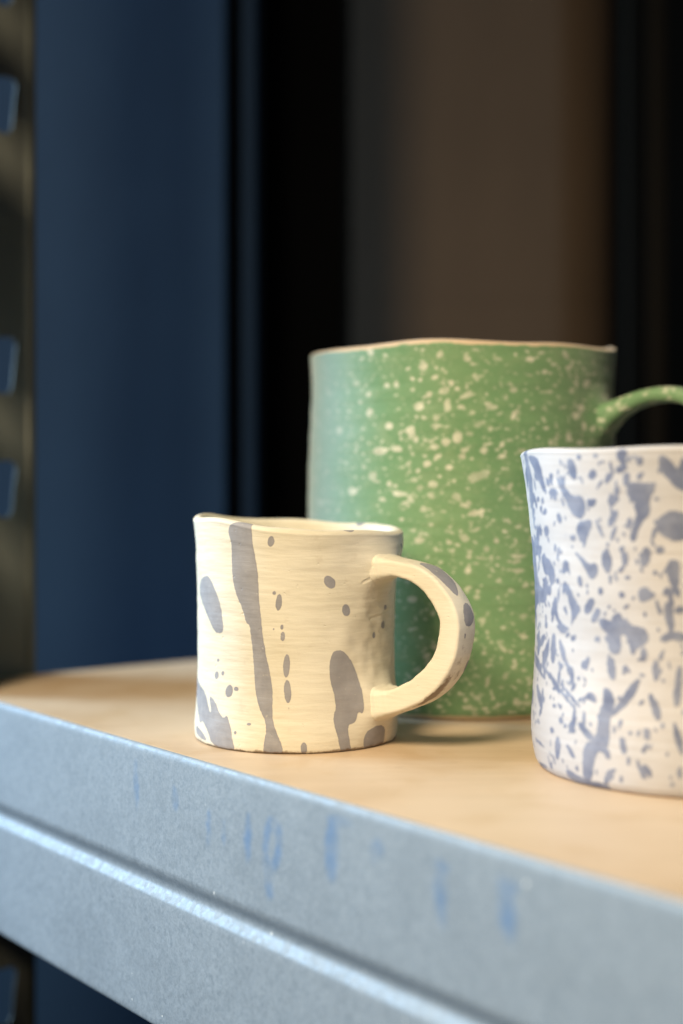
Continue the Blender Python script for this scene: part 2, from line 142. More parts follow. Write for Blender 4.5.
[(-117.48,33.23),(-115.39,30.65),(-114.12,27.66),(-113.91,24.61),(-115.69,25.26),(-116.99,29.02),(-117.87,32.05)],
[(-117.21,20),(-117.42,19.35),(-117.77,18.84),(-118.21,18.57),(-118.64,18.61),(-118.97,18.94),(-119.15,19.5),(-119.14,20.17),(-118.94,20.83),(-118.58,21.34),(-118.14,21.61),(-117.72,21.57),(-117.38,21.23),(-117.2,20.68)],
[(-114.67,40.35),(-114.77,38.93),(-115.05,37.79),(-115.47,37.14),(-115.95,37.12),(-116.38,37.72),(-116.69,38.84),(-116.8,40.25),(-116.71,41.67),(-116.42,42.81),(-115.99,43.46),(-115.52,43.49),(-115.09,42.88),(-114.78,41.76)],
[(-114.29,50.84),(-110.24,52.93),(-105.47,51.92),(-105.47,49.99),(-110.25,50.6),(-113.48,49.16)],
[(-110.48,57.22),(-111.43,54.54),(-111.24,51.77),(-110.54,51.71),(-109.68,54.4),(-109.96,57.18)],
[(-108.64,41.77),(-107.05,41.84),(-107.66,33.35),(-107.8,29.52),(-109.77,29.43),(-109.41,35.58)],
[(-109.62,24.03),(-109.1,19.13),(-107.34,14.6),(-106.56,14.83),(-107.15,19.7),(-109.03,24.2)],
[(-113.62,46.25),(-114.35,44.95),(-114.47,43.51),(-114.09,43.42),(-113.41,44.73),(-113.33,46.18)],
[(-118.67,45.6),(-118.77,44.85),(-119.04,44.24),(-119.45,43.89),(-119.9,43.87),(-120.31,44.18),(-120.59,44.76),(-120.7,45.5),(-120.6,46.25),(-120.32,46.87),(-119.91,47.22),(-119.46,47.24),(-119.05,46.92),(-118.77,46.34)],
[(-141.83,40.26),(-142.21,39.65),(-142.7,39.19),(-143.22,38.98),(-143.66,39.04),(-143.93,39.37),(-143.97,39.91),(-143.77,40.55),(-143.38,41.16),(-142.88,41.62),(-142.36,41.83),(-141.93,41.77),(-141.68,41.43),(-141.64,40.89)],
[(-147.88,48.22),(-147.97,47.86),(-148.22,47.55),(-148.58,47.36),(-148.99,47.32),(-149.36,47.44),(-149.62,47.7),(-149.71,48.04),(-149.62,48.4),(-149.36,48.71),(-148.99,48.91),(-148.58,48.95),(-148.22,48.83),(-147.97,48.57)],
[(-136.32,49.03),(-136.41,48.71),(-136.67,48.44),(-137.04,48.27),(-137.46,48.23),(-137.83,48.34),(-138.1,48.57),(-138.19,48.88),(-138.1,49.2),(-137.83,49.47),(-137.45,49.64),(-137.04,49.67),(-136.67,49.56),(-136.41,49.33)],
[(-156.83,24.84),(-156.89,24.58),(-157.12,24.35),(-157.49,24.19),(-157.92,24.12),(-158.33,24.18),(-158.64,24.33),(-158.77,24.56),(-158.71,24.82),(-158.46,25.06),(-158.08,25.22),(-157.65,25.28),(-157.25,25.23),(-156.95,25.07)],
[(-157.62,16.51),(-157.68,16.14),(-157.92,15.82),(-158.3,15.6),(-158.74,15.52),(-159.16,15.62),(-159.47,15.85),(-159.61,16.19),(-159.54,16.56),(-159.29,16.88),(-158.9,17.11),(-158.46,17.18),(-158.04,17.08),(-157.75,16.84)],
[(-152.21,20.64),(-152.02,20.26),(-152.04,19.88),(-152.27,19.59),(-152.67,19.44),(-153.15,19.47),(-153.64,19.66),(-154.03,19.98),(-154.23,20.37),(-154.21,20.75),(-153.97,21.04),(-153.56,21.19),(-153.07,21.16),(-152.59,20.97)],
[(-150.26,19.12),(-150.3,18.83),(-150.46,18.58),(-150.72,18.41),(-151.01,18.37),(-151.29,18.45),(-151.49,18.65),(-151.58,18.92),(-151.54,19.21),(-151.37,19.46),(-151.12,19.62),(-150.82,19.66),(-150.54,19.58),(-150.34,19.38)],
[(-166.99,2.21),(-168.09,1.93),(-169.76,1.7),(-171.82,1.56),(-173.96,1.5),(-175.55,1.58),(-175.66,1.91),(-174.49,2.36),(-172.87,2.74),(-171.1,2.98),(-169.37,3.07),(-167.9,3),(-166.92,2.8),(-166.59,2.52)],
[(-129.26,7.79),(-129.28,7.58),(-129.52,7.27),(-129.94,6.93),(-130.46,6.61),(-130.97,6.38),(-131.37,6.29),(-131.57,6.36),(-131.54,6.57),(-131.29,6.88),(-130.86,7.23),(-130.35,7.55),(-129.85,7.77),(-129.46,7.86)],
[(-112.78,23.15),(-112.82,22.81),(-112.95,22.54),(-113.13,22.38),(-113.35,22.37),(-113.54,22.5),(-113.67,22.76),(-113.73,23.09),(-113.69,23.42),(-113.56,23.7),(-113.37,23.86),(-113.16,23.87),(-112.96,23.73),(-112.83,23.48)],
[(-123.41,20.04),(-123.44,19.87),(-123.56,19.72),(-123.72,19.63),(-123.91,19.61),(-124.09,19.67),(-124.21,19.8),(-124.26,19.96),(-124.22,20.13),(-124.1,20.28),(-123.94,20.37),(-123.75,20.38),(-123.57,20.33),(-123.45,20.2)],
[(-107.1,8.92),(-107.17,8.17),(-107.34,7.56),(-107.59,7.21),(-107.87,7.19),(-108.11,7.51),(-108.28,8.1),(-108.34,8.85),(-108.27,9.59),(-108.1,10.2),(-107.85,10.55),(-107.58,10.56),(-107.33,10.25),(-107.16,9.66)],
[(-111.19,14.45),(-111.23,14.25),(-111.34,14.09),(-111.49,13.99),(-111.67,13.97),(-111.82,14.05),(-111.93,14.2),(-111.97,14.4),(-111.94,14.6),(-111.83,14.77),(-111.67,14.87),(-111.5,14.88),(-111.34,14.8),(-111.23,14.65)],
[(-165.17,51.1),(-165.3,50.65),(-165.62,50.27),(-166.09,50.04),(-166.61,49.99),(-167.09,50.15),(-167.42,50.47),(-167.53,50.9),(-167.39,51.35),(-167.04,51.73),(-166.54,51.97),(-166.02,52.01),(-165.57,51.85),(-165.27,51.53)],
[(-175.69,45.96),(-175.83,45.43),(-176.28,44.97),(-176.99,44.68),(-177.86,44.6),(-178.74,44.75),(-179.44,45.12),(-179.73,45.62),(-179.53,46.16),(-178.89,46.63),(-178.03,46.94),(-177.14,47.01),(-176.39,46.84),(-175.88,46.47)]]
GREEN_MARKS = [
[(-120.67,115.37),(-120.84,114.51),(-121.59,113.75),(-122.78,113.23),(-124.21,113.06),(-125.58,113.27),(-126.63,113.82),(-127.12,114.6),(-126.95,115.46),(-126.14,116.24),(-124.89,116.76),(-123.45,116.92),(-122.11,116.7),(-121.13,116.15)],
[(-110.5,122.67),(-110.67,121.73),(-111.18,121),(-111.91,120.62),(-112.74,120.67),(-113.49,121.14),(-114.02,121.93),(-114.22,122.9),(-114.05,123.83),(-113.53,124.56),(-112.79,124.93),(-111.96,124.87),(-111.21,124.41),(-110.69,123.62)],
[(-109.3,119.04),(-109.39,118.44),(-109.68,117.96),(-110.09,117.71),(-110.56,117.73),(-110.98,118.02),(-111.27,118.52),(-111.38,119.14),(-111.29,119.74),(-111,120.21),(-110.58,120.46),(-110.12,120.44),(-109.7,120.15),(-109.4,119.65)],
[(-94.25,119.96),(-94.44,118.95),(-94.95,118.12),(-95.69,117.64),(-96.51,117.61),(-97.26,118.02),(-97.77,118.81),(-97.96,119.81),(-97.78,120.82),(-97.26,121.65),(-96.52,122.12),(-95.69,122.16),(-94.95,121.74),(-94.44,120.96)],
[(-84.86,105.9),(-85.06,104.97),(-86.02,103.87),(-87.54,102.83),(-89.31,102.03),(-90.99,101.65),(-92.25,101.76),(-92.83,102.34),(-92.64,103.27),(-91.7,104.38),(-90.19,105.44),(-88.42,106.23),(-86.73,106.61),(-85.46,106.49)],
[(-98.7,117.93),(-98.84,117.19),(-99.25,116.59),(-99.85,116.24),(-100.51,116.23),(-101.11,116.55),(-101.53,117.13),(-101.68,117.87),(-101.53,118.61),(-101.12,119.2),(-100.52,119.54),(-99.86,119.56),(-99.26,119.25),(-98.85,118.67)],
[(-101.16,111.7),(-101.3,111.16),(-101.72,110.72),(-102.31,110.47),(-102.98,110.47),(-103.58,110.7),(-104,111.13),(-104.15,111.67),(-104.01,112.2),(-103.59,112.63),(-102.99,112.88),(-102.32,112.88),(-101.72,112.65),(-101.31,112.23)],
[(-107.75,132.65),(-107.92,131.78),(-108.42,131.09),(-109.14,130.74),(-109.96,130.78),(-110.7,131.21),(-111.22,131.95),(-111.42,132.84),(-111.24,133.71),(-110.74,134.38),(-110,134.73),(-109.18,134.68),(-108.45,134.26),(-107.94,133.53)],
[(-98.36,133.41),(-98.48,132.2),(-98.83,131.22),(-99.33,130.66),(-99.89,130.65),(-100.39,131.18),(-100.74,132.14),(-100.87,133.35),(-100.75,134.56),(-100.41,135.54),(-99.9,136.08),(-99.34,136.1),(-98.84,135.57),(-98.49,134.62)],
[(-91.1,139.25),(-91.15,138.63),(-91.63,137.85),(-92.46,137.06),(-93.46,136.42),(-94.45,136.06),(-95.23,136.05),(-95.64,136.39),(-95.59,137.01),(-95.11,137.79),(-94.29,138.57),(-93.28,139.2),(-92.29,139.57),(-91.51,139.58)],
[(-93.13,132.56),(-93.28,132.08),(-93.69,131.68),(-94.29,131.44),(-94.95,131.41),(-95.55,131.59),(-95.97,131.95),(-96.12,132.41),(-95.97,132.89),(-95.55,133.29),(-94.95,133.52),(-94.29,133.56),(-93.69,133.38),(-93.27,133.02)],
[(-75.66,129.53),(-76.21,128.48),(-76.84,127.74),(-77.42,127.46),(-77.84,127.69),(-78.02,128.39),(-77.92,129.42),(-77.57,130.58),(-77.02,131.64),(-76.4,132.38),(-75.81,132.66),(-75.38,132.43),(-75.2,131.72),(-75.3,130.69)],
[(-102.85,99.79),(-103.01,99.05),(-103.45,98.45),(-104.1,98.12),(-104.82,98.12),(-105.48,98.44),(-105.93,99.04),(-106.1,99.77),(-105.94,100.51),(-105.49,101.1),(-104.84,101.43),(-104.11,101.43),(-103.46,101.11),(-103.01,100.52)],
[(-113.16,95.57),(-113.51,95.09),(-114.36,94.83),(-115.55,94.82),(-116.87,95.09),(-118.04,95.57),(-118.82,96.17),(-119.06,96.77),(-118.7,97.24),(-117.81,97.5),(-116.59,97.49),(-115.28,97.22),(-114.14,96.75),(-113.39,96.16)],
[(-97.44,107.17),(-97.59,106.7),(-98,106.31),(-98.59,106.08),(-99.25,106.06),(-99.84,106.25),(-100.25,106.62),(-100.4,107.08),(-100.25,107.55),(-99.84,107.94),(-99.25,108.16),(-98.59,108.18),(-98,107.99),(-97.59,107.63)],
[(-93.27,111.97),(-93.41,111.36),(-93.78,110.86),(-94.32,110.57),(-94.92,110.54),(-95.47,110.79),(-95.84,111.26),(-95.98,111.85),(-95.84,112.46),(-95.47,112.96),(-94.92,113.25),(-94.32,113.28),(-93.78,113.04),(-93.41,112.57)],
[(-115.07,115.15),(-115.25,114.55),(-115.77,114.09),(-116.53,113.87),(-117.39,113.93),(-118.17,114.26),(-118.72,114.79),(-118.93,115.42),(-118.74,116.02),(-118.2,116.47),(-117.43,116.69),(-116.57,116.62),(-115.8,116.3),(-115.26,115.77)],
[(-106.2,149.63),(-106.38,148.83),(-106.84,148.21),(-107.52,147.88),(-108.27,147.92),(-108.95,148.32),(-109.41,148.99),(-109.57,149.81),(-109.4,150.6),(-108.92,151.22),(-108.24,151.53),(-107.49,151.49),(-106.82,151.1),(-106.36,150.44)],
[(-87.04,89.28),(-87.21,88.59),(-87.94,87.82),(-89.07,87.13),(-90.38,86.64),(-91.61,86.45),(-92.53,86.6),(-92.94,87.07),(-92.77,87.76),(-92.06,88.53),(-90.93,89.23),(-89.62,89.73),(-88.38,89.91),(-87.46,89.75)],
[(-94.75,94.94),(-94.92,94.19),(-95.39,93.59),(-96.07,93.23),(-96.83,93.2),(-97.52,93.51),(-97.99,94.08),(-98.16,94.81),(-97.99,95.55),(-97.52,96.16),(-96.83,96.51),(-96.07,96.54),(-95.39,96.24),(-94.92,95.67)],
[(-101.08,124.52),(-101.3,124.12),(-101.93,123.78),(-102.83,123.6),(-103.84,123.6),(-104.75,123.78),(-105.39,124.11),(-105.62,124.52),(-105.4,124.92),(-104.76,125.24),(-103.85,125.41),(-102.84,125.41),(-101.93,125.24),(-101.31,124.92)],
[(-118.94,125.32),(-119.1,124.65),(-119.56,124.15),(-120.24,123.9),(-121.01,123.97),(-121.72,124.34),(-122.22,124.93),(-122.41,125.63),(-122.25,126.31),(-121.77,126.81),(-121.08,127.05),(-120.31,126.98),(-119.61,126.61),(-119.12,126.02)],
[(-103.95,95.15),(-104.06,94.54),(-104.37,94.06),(-104.82,93.79),(-105.32,93.79),(-105.77,94.05),(-106.09,94.54),(-106.2,95.14),(-106.09,95.74),(-105.78,96.23),(-105.33,96.49),(-104.83,96.5),(-104.38,96.23),(-104.06,95.75)],
[(-106.44,89.27),(-106.55,88.67),(-106.86,88.18),(-107.32,87.92),(-107.82,87.92),(-108.28,88.19),(-108.6,88.68),(-108.71,89.28),(-108.6,89.88),(-108.28,90.37),(-107.83,90.63),(-107.32,90.63),(-106.86,90.36),(-106.55,89.87)],
[(-99,140.43),(-99.02,139.78),(-99.41,139.08),(-100.09,138.47),(-100.93,138.08),(-101.77,137.98),(-102.43,138.2),(-102.79,138.68),(-102.77,139.33),(-102.38,140.02),(-101.69,140.62),(-100.85,141.01),(-100.01,141.11),(-99.35,140.9)],
[(-102.62,145.57),(-102.63,145.07),(-102.93,144.54),(-103.44,144.09),(-104.08,143.82),(-104.72,143.77),(-105.23,143.96),(-105.5,144.34),(-105.49,144.85),(-105.19,145.37),(-104.67,145.81),(-104.03,146.08),(-103.39,146.13),(-102.89,145.95)],
[(-107.6,98.24),(-107.73,97.64),(-108.08,97.16),(-108.58,96.9),(-109.15,96.91),(-109.67,97.18),(-110.03,97.68),(-110.16,98.29),(-110.04,98.89),(-109.68,99.36),(-109.17,99.62),(-108.6,99.61),(-108.09,99.33),(-107.73,98.85)],
[(-110.78,93.18),(-110.9,92.72),(-111.26,92.35),(-111.78,92.15),(-112.36,92.16),(-112.89,92.39),(-113.25,92.78),(-113.38,93.25),(-113.26,93.72),(-112.89,94.09),(-112.37,94.28),(-111.79,94.27),(-111.27,94.04),(-110.91,93.66)],
[(-116.93,142.71),(-117.04,142.05),(-117.35,141.53),(-117.8,141.28),(-118.3,141.34),(-118.76,141.69),(-119.07,142.27),(-119.18,142.97),(-119.07,143.64),(-118.74,144.14),(-118.29,144.39),(-117.79,144.34),(-117.34,143.98),(-117.03,143.4)],
[(-104.95,138),(-105.05,137.33),(-105.33,136.79),(-105.74,136.5),(-106.2,136.51),(-106.61,136.83),(-106.9,137.38),(-107.01,138.05),(-106.91,138.72),(-106.63,139.25),(-106.21,139.54),(-105.76,139.53),(-105.34,139.22),(-105.06,138.67)],
[(-120.62,143.14),(-120.73,142.6),(-121.01,142.2),(-121.42,142),(-121.88,142.05),(-122.29,142.35),(-122.58,142.82),(-122.68,143.38),(-122.57,143.91),(-122.28,144.32),(-121.86,144.51),(-121.4,144.46),(-121,144.17),(-120.72,143.69)],
[(-127.76,139.96),(-127.92,139.42),(-128.36,139.02),(-129,138.83),(-129.74,138.89),(-130.4,139.19),(-130.87,139.67),(-131.05,140.24),(-130.88,140.78),(-130.42,141.19),(-129.76,141.38),(-129.03,141.32),(-128.37,141.01),(-127.93,140.53)],
[(-133.77,145.24),(-133.94,144.84),(-134.39,144.53),(-135.04,144.38),(-135.77,144.42),(-136.44,144.64),(-136.9,145),(-137.06,145.43),(-136.88,145.84),(-136.4,146.15),(-135.73,146.3),(-135,146.26),(-134.35,146.04),(-133.92,145.67)],
[(-126.97,131.91),(-127.1,131.3),(-127.48,130.84),(-128.04,130.6),(-128.69,130.65),(-129.28,130.97),(-129.71,131.51),(-129.87,132.14),(-129.75,132.76),(-129.35,133.23),(-128.77,133.46),(-128.12,133.41),(-127.54,133.08),(-127.13,132.55)],
[(-126.8,158.12),(-126.96,157.45),(-127.36,156.95),(-127.94,156.72),(-128.58,156.79),(-129.15,157.16),(-129.54,157.76),(-129.66,158.47),(-129.49,159.14),(-129.07,159.64),(-128.49,159.88),(-127.85,159.8),(-127.29,159.42),(-126.92,158.82)],
[(-141.9,124.44),(-142.05,123.6),(-142.55,122.91),(-143.31,122.53),(-144.19,122.52),(-145.02,122.89),(-145.63,123.56),(-145.88,124.41),(-145.72,125.26),(-145.18,125.95),(-144.38,126.33),(-143.49,126.34),(-142.69,125.97),(-142.13,125.29)],
[(-105.1,109.5),(-104.98,108.89),(-105.14,108.21),(-105.55,107.61),(-106.13,107.2),(-106.77,107.07),(-107.33,107.24),(-107.72,107.68),(-107.84,108.3),(-107.67,108.97),(-107.26,109.57),(-106.67,109.97),(-106.04,110.1),(-105.47,109.94)],
[(-90.67,121.38),(-90.82,120.83),(-91.23,120.38),(-91.82,120.11),(-92.48,120.08),(-93.08,120.29),(-93.49,120.7),(-93.64,121.23),(-93.49,121.77),(-93.08,122.22),(-92.48,122.49),(-91.82,122.53),(-91.23,122.32),(-90.81,121.91)],
[(-86.53,127.08),(-86.59,126.55),(-87.01,125.94),(-87.71,125.37),(-88.55,124.95),(-89.36,124.77),(-89.98,124.85),(-90.29,125.2),(-90.23,125.72),(-89.81,126.34),(-89.12,126.91),(-88.28,127.33),(-87.47,127.51),(-86.84,127.42)],
[(-83.79,124.01),(-83.9,123.47),(-84.22,123.02),(-84.68,122.77),(-85.18,122.75),(-85.63,122.97),(-85.94,123.39),(-86.05,123.92),(-85.94,124.47),(-85.62,124.91),(-85.17,125.17),(-84.66,125.19),(-84.21,124.97),(-83.9,124.54)],
[(-82.18,133.08),(-82.36,132.61),(-82.86,132.21),(-83.58,131.97),(-84.37,131.94),(-85.08,132.12),(-85.57,132.48),(-85.74,132.95),(-85.56,133.43),(-85.07,133.83),(-84.36,134.07),(-83.56,134.1),(-82.85,133.91),(-82.35,133.55)],
[(-92.04,90.19),(-92.36,89.87),(-92.89,89.8),(-93.52,90),(-94.13,90.42),(-94.6,90.98),(-94.83,91.58),(-94.78,92.08),(-94.46,92.4),(-93.93,92.47),(-93.3,92.27),(-92.69,91.85),(-92.22,91.29),(-91.99,90.69)],
[(-133.51,97.82),(-133.73,96.99),(-134.4,96.31),(-135.39,95.93),(-136.51,95.91),(-137.56,96.26),(-138.3,96.92),(-138.59,97.75),(-138.34,98.6),(-137.62,99.29),(-136.59,99.68),(-135.46,99.69),(-134.46,99.33),(-133.77,98.66)],
[(-125.12,103.99),(-125.29,103.24),(-125.78,102.65),(-126.51,102.35),(-127.34,102.38),(-128.09,102.75),(-128.63,103.37),(-128.84,104.14),(-128.66,104.9),(-128.15,105.49),(-127.4,105.79),(-126.57,105.76),(-125.83,105.38),(-125.31,104.75)],
[(-119.13,100.53),(-119.24,99.92),(-119.54,99.44),(-119.99,99.19),(-120.49,99.22),(-120.95,99.51),(-121.28,100.02),(-121.4,100.64),(-121.29,101.25),(-120.98,101.73),(-120.53,101.98),(-120.02,101.95),(-119.57,101.65),(-119.25,101.14)],
[(-91.51,153.06),(-91.64,152.45),(-91.98,151.94),(-92.48,151.65),(-93.03,151.61),(-93.53,151.85),(-93.88,152.32),(-94,152.91),(-93.88,153.52),(-93.53,154.02),(-93.04,154.32),(-92.48,154.35),(-91.98,154.11),(-91.64,153.65)],
[(-69.11,153.71),(-69.26,153.18),(-69.73,152.75),(-70.4,152.51),(-71.14,152.52),(-71.81,152.76),(-72.28,153.2),(-72.45,153.74),(-72.3,154.28),(-71.84,154.71),(-71.18,154.94),(-70.44,154.94),(-69.76,154.69),(-69.28,154.26)],
[(-101.16,154.54),(-101.48,153.82),(-101.93,153.33),(-102.41,153.17),(-102.83,153.36),(-103.11,153.86),(-103.19,154.58),(-103.05,155.38),(-102.73,156.09),(-102.28,156.57),(-101.81,156.74),(-101.39,156.55),(-101.11,156.05),(-101.03,155.33)],
[(-75.17,140.52),(-75.33,140.04),(-75.78,139.66),(-76.43,139.45),(-77.14,139.44),(-77.77,139.65),(-78.21,140.02),(-78.36,140.49),(-78.21,140.97),(-77.77,141.35),(-77.13,141.57),(-76.42,141.58),(-75.78,141.37),(-75.33,140.99)],
[(-72.41,114.74),(-72.55,114.2),(-72.93,113.78),(-73.48,113.55),(-74.07,113.55),(-74.61,113.8),(-74.97,114.24),(-75.09,114.78),(-74.96,115.32),(-74.58,115.75),(-74.04,115.98),(-73.45,115.98),(-72.91,115.73),(-72.54,115.29)],
[(-77.02,119.46),(-77.15,119.06),(-77.52,118.73),(-78.04,118.55),(-78.62,118.54),(-79.14,118.72),(-79.49,119.04),(-79.62,119.44),(-79.49,119.85),(-79.13,120.18),(-78.61,120.36),(-78.03,120.37),(-77.51,120.19),(-77.15,119.87)],
[(-80.15,113.08),(-80.18,112.64),(-80.5,112.15),(-81.03,111.72),(-81.67,111.42),(-82.29,111.32),(-82.77,111.44),(-83.02,111.75),(-82.99,112.19),(-82.68,112.68),(-82.16,113.12),(-81.52,113.42),(-80.89,113.51),(-80.41,113.39)],
[(-86.1,114.61),(-86.22,114.01),(-86.53,113.51),(-86.98,113.22),(-87.48,113.2),(-87.92,113.45),(-88.23,113.92),(-88.34,114.52),(-88.23,115.13),(-87.91,115.63),(-87.46,115.92),(-86.97,115.94),(-86.52,115.69),(-86.21,115.22)],
[(-95.62,140.49),(-95.71,140.01),(-95.95,139.62),(-96.3,139.4),(-96.69,139.38),(-97.04,139.58),(-97.29,139.94),(-97.37,140.41),(-97.29,140.88),(-97.04,141.27),(-96.69,141.49),(-96.3,141.51),(-95.95,141.32),(-95.71,140.95)],
[(-97.62,142.72),(-97.7,142.11),(-97.91,141.62),(-98.21,141.34),(-98.54,141.33),(-98.85,141.59),(-99.05,142.07),(-99.13,142.67),(-99.05,143.28),(-98.84,143.76),(-98.54,144.04),(-98.21,144.05),(-97.91,143.8),(-97.7,143.32)],
[(-102.1,127.91),(-102.22,127.38),(-102.57,126.94),(-103.07,126.7),(-103.64,126.7),(-104.15,126.94),(-104.5,127.38),(-104.63,127.92),(-104.51,128.45),(-104.16,128.88),(-103.65,129.12),(-103.09,129.12),(-102.58,128.88),(-102.23,128.45)],
[(-110.67,112.58),(-110.75,112.17),(-111,111.86),(-111.37,111.7),(-111.78,111.71),(-112.15,111.91),(-112.41,112.25),(-112.5,112.66),(-112.42,113.06),(-112.16,113.37),(-111.8,113.53),(-111.39,113.52),(-111.02,113.32),(-110.76,112.98)],
[(-102.79,115.54),(-102.9,115),(-103.21,114.57),(-103.66,114.33),(-104.17,114.33),(-104.62,114.57),(-104.94,115),(-105.06,115.54),(-104.95,116.07),(-104.63,116.5),(-104.18,116.74),(-103.68,116.74),(-103.22,116.5),(-102.91,116.07)],
[(-106.17,111.68),(-106.25,111.21),(-106.5,110.84),(-106.85,110.63),(-107.25,110.64),(-107.61,110.86),(-107.86,111.24),(-107.95,111.71),(-107.87,112.18),(-107.62,112.55),(-107.26,112.75),(-106.87,112.75),(-106.51,112.53),(-106.26,112.15)],
[(-108.67,105.53),(-108.76,105.13),(-109,104.81),(-109.36,104.64),(-109.76,104.65),(-110.13,104.84),(-110.38,105.18),(-110.47,105.58),(-110.39,105.98),(-110.14,106.3),(-109.78,106.47),(-109.38,106.46),(-109.01,106.27),(-108.76,105.94)],
[(-109.93,101.69),(-110.01,101.22),(-110.26,100.85),(-110.62,100.65),(-111.02,100.66),(-111.39,100.88),(-111.65,101.27),(-111.74,101.75),(-111.65,102.21),(-111.4,102.58),(-111.04,102.78),(-110.64,102.77),(-110.27,102.55),(-110.02,102.16)],
[(-107.06,76.08),(-107.24,75.3),(-107.73,74.68),(-108.45,74.33),(-109.24,74.33),(-109.96,74.67),(-110.47,75.29),(-110.65,76.07),(-110.47,76.84),(-109.96,77.46),(-109.24,77.81),(-108.44,77.81),(-107.73,77.46),(-107.24,76.85)],
[(-92.44,77.45),(-92.58,76.76),(-92.97,76.19),(-93.53,75.87),(-94.15,75.85),(-94.71,76.13),(-95.1,76.67),(-95.24,77.35),(-95.1,78.04),(-94.71,78.6),(-94.15,78.93),(-93.53,78.95),(-92.97,78.66),(-92.58,78.13)],
[(-102.28,72.5),(-102.37,71.98),(-102.64,71.56),(-103.02,71.33),(-103.44,71.32),(-103.82,71.54),(-104.09,71.95),(-104.18,72.46),(-104.09,72.97),(-103.82,73.39),(-103.44,73.63),(-103.02,73.64),(-102.64,73.42),(-102.37,73.01)],
[(-97.73,75.59),(-97.85,75.03),(-98.17,74.57),(-98.64,74.31),(-99.16,74.29),(-99.64,74.52),(-99.96,74.96),(-100.08,75.51),(-99.96,76.07),(-99.64,76.53),(-99.16,76.79),(-98.64,76.81),(-98.17,76.57),(-97.85,76.14)],
[(-85.32,73),(-85.43,72.39),(-85.73,71.91),(-86.17,71.63),(-86.66,71.62),(-87.11,71.88),(-87.41,72.35),(-87.52,72.95),(-87.41,73.56),(-87.11,74.05),(-86.67,74.32),(-86.18,74.33),(-85.73,74.07),(-85.43,73.6)],
[(-110.1,51.07),(-110.26,50.34),(-110.72,49.74),(-111.39,49.4),(-112.13,49.38),(-112.8,49.69),(-113.27,50.27),(-113.43,51),(-113.26,51.74),(-112.8,52.34),(-112.12,52.68),(-111.38,52.69),(-110.72,52.38),(-110.26,51.8)],
[(-101.89,31.07),(-102.03,30.56),(-102.4,30.13),(-102.94,29.88),(-103.54,29.86),(-104.08,30.07),(-104.45,30.47),(-104.59,30.97),(-104.46,31.49),(-104.08,31.92),(-103.54,32.17),(-102.94,32.19),(-102.4,31.98),(-102.03,31.58)],
[(-98.91,34.62),(-98.99,34.19),(-99.21,33.84),(-99.52,33.64),(-99.87,33.63),(-100.18,33.81),(-100.4,34.14),(-100.48,34.57),(-100.4,35),(-100.18,35.35),(-99.87,35.55),(-99.52,35.56),(-99.21,35.38),(-98.99,35.05)],
[(-91.42,63.95),(-91.55,63.26),(-91.89,62.7),(-92.39,62.38),(-92.95,62.37),(-93.45,62.66),(-93.79,63.19),(-93.92,63.88),(-93.79,64.57),(-93.45,65.13),(-92.95,65.45),(-92.39,65.46),(-91.89,65.17),(-91.55,64.63)],
[(-73.14,63.73),(-73.48,63.38),(-74.39,63.15),(-75.67,63.1),(-77.08,63.22),(-78.32,63.5),(-79.17,63.88),(-79.46,64.29),(-79.14,64.65),(-78.26,64.89),(-77,64.96),(-75.6,64.84),(-74.33,64.55),(-73.45,64.15)],
[(-72.9,69.71),(-73.22,69.44),(-74.07,69.27),(-75.29,69.25),(-76.63,69.37),(-77.81,69.6),(-78.62,69.9),(-78.9,70.23),(-78.59,70.51),(-77.76,70.68),(-76.57,70.72),(-75.23,70.61),(-74.03,70.36),(-73.19,70.04)],
[(-83.67,68.64),(-84,68.38),(-84.9,68.25),(-86.17,68.26),(-87.56,68.42),(-88.8,68.69),(-89.64,69.02),(-89.93,69.35),(-89.6,69.62),(-88.71,69.76),(-87.45,69.76),(-86.06,69.6),(-84.81,69.32),(-83.95,68.98)],
[(-79.69,29.17),(-80.05,29.09),(-80.56,29.37),(-81.13,29.94),(-81.63,30.69),(-81.98,31.48),(-82.1,32.14),(-81.97,32.55),(-81.62,32.63),(-81.11,32.36),(-80.54,31.79),(-80.04,31.03),(-79.69,30.24),(-79.56,29.58)],
[(-86.55,41.95),(-86.85,41.6),(-87.37,41.48),(-88.01,41.62),(-88.65,41.99),(-89.15,42.5),(-89.41,43.08),(-89.4,43.59),(-89.1,43.94),(-88.58,44.05),(-87.94,43.92),(-87.3,43.55),(-86.8,43.03),(-86.53,42.46)],
[(-71.81,44.45),(-71.97,44.03),(-72.4,43.7),(-73.02,43.54),(-73.7,43.57),(-74.31,43.79),(-74.74,44.15),(-74.89,44.59),(-74.74,45.01),(-74.31,45.34),(-73.7,45.51),(-73.02,45.48),(-72.4,45.26),(-71.97,44.89)],
[(-85.28,16.82),(-85.58,15.77),(-85.98,14.98),(-86.38,14.6),(-86.72,14.72),(-86.92,15.3),(-86.95,16.24),(-86.8,17.34),(-86.49,18.39),(-86.1,19.18),(-85.69,19.56),(-85.35,19.44),(-85.15,18.86),(-85.12,17.92)],
[(-88.39,10.16),(-88.5,9.65),(-88.83,9.24),(-89.3,9.01),(-89.82,9.01),(-90.29,9.23),(-90.61,9.64),(-90.73,10.16),(-90.61,10.67),(-90.29,11.09),(-89.82,11.32),(-89.3,11.32),(-88.83,11.09),(-88.5,10.68)],
[(-74.43,7.78),(-74.57,7.18),(-74.98,6.71),(-75.57,6.47),(-76.24,6.5),(-76.85,6.81),(-77.28,7.31),(-77.43,7.93),(-77.29,8.53),(-76.88,9),(-76.28,9.24),(-75.62,9.21),(-75.01,8.91),(-74.59,8.4)],
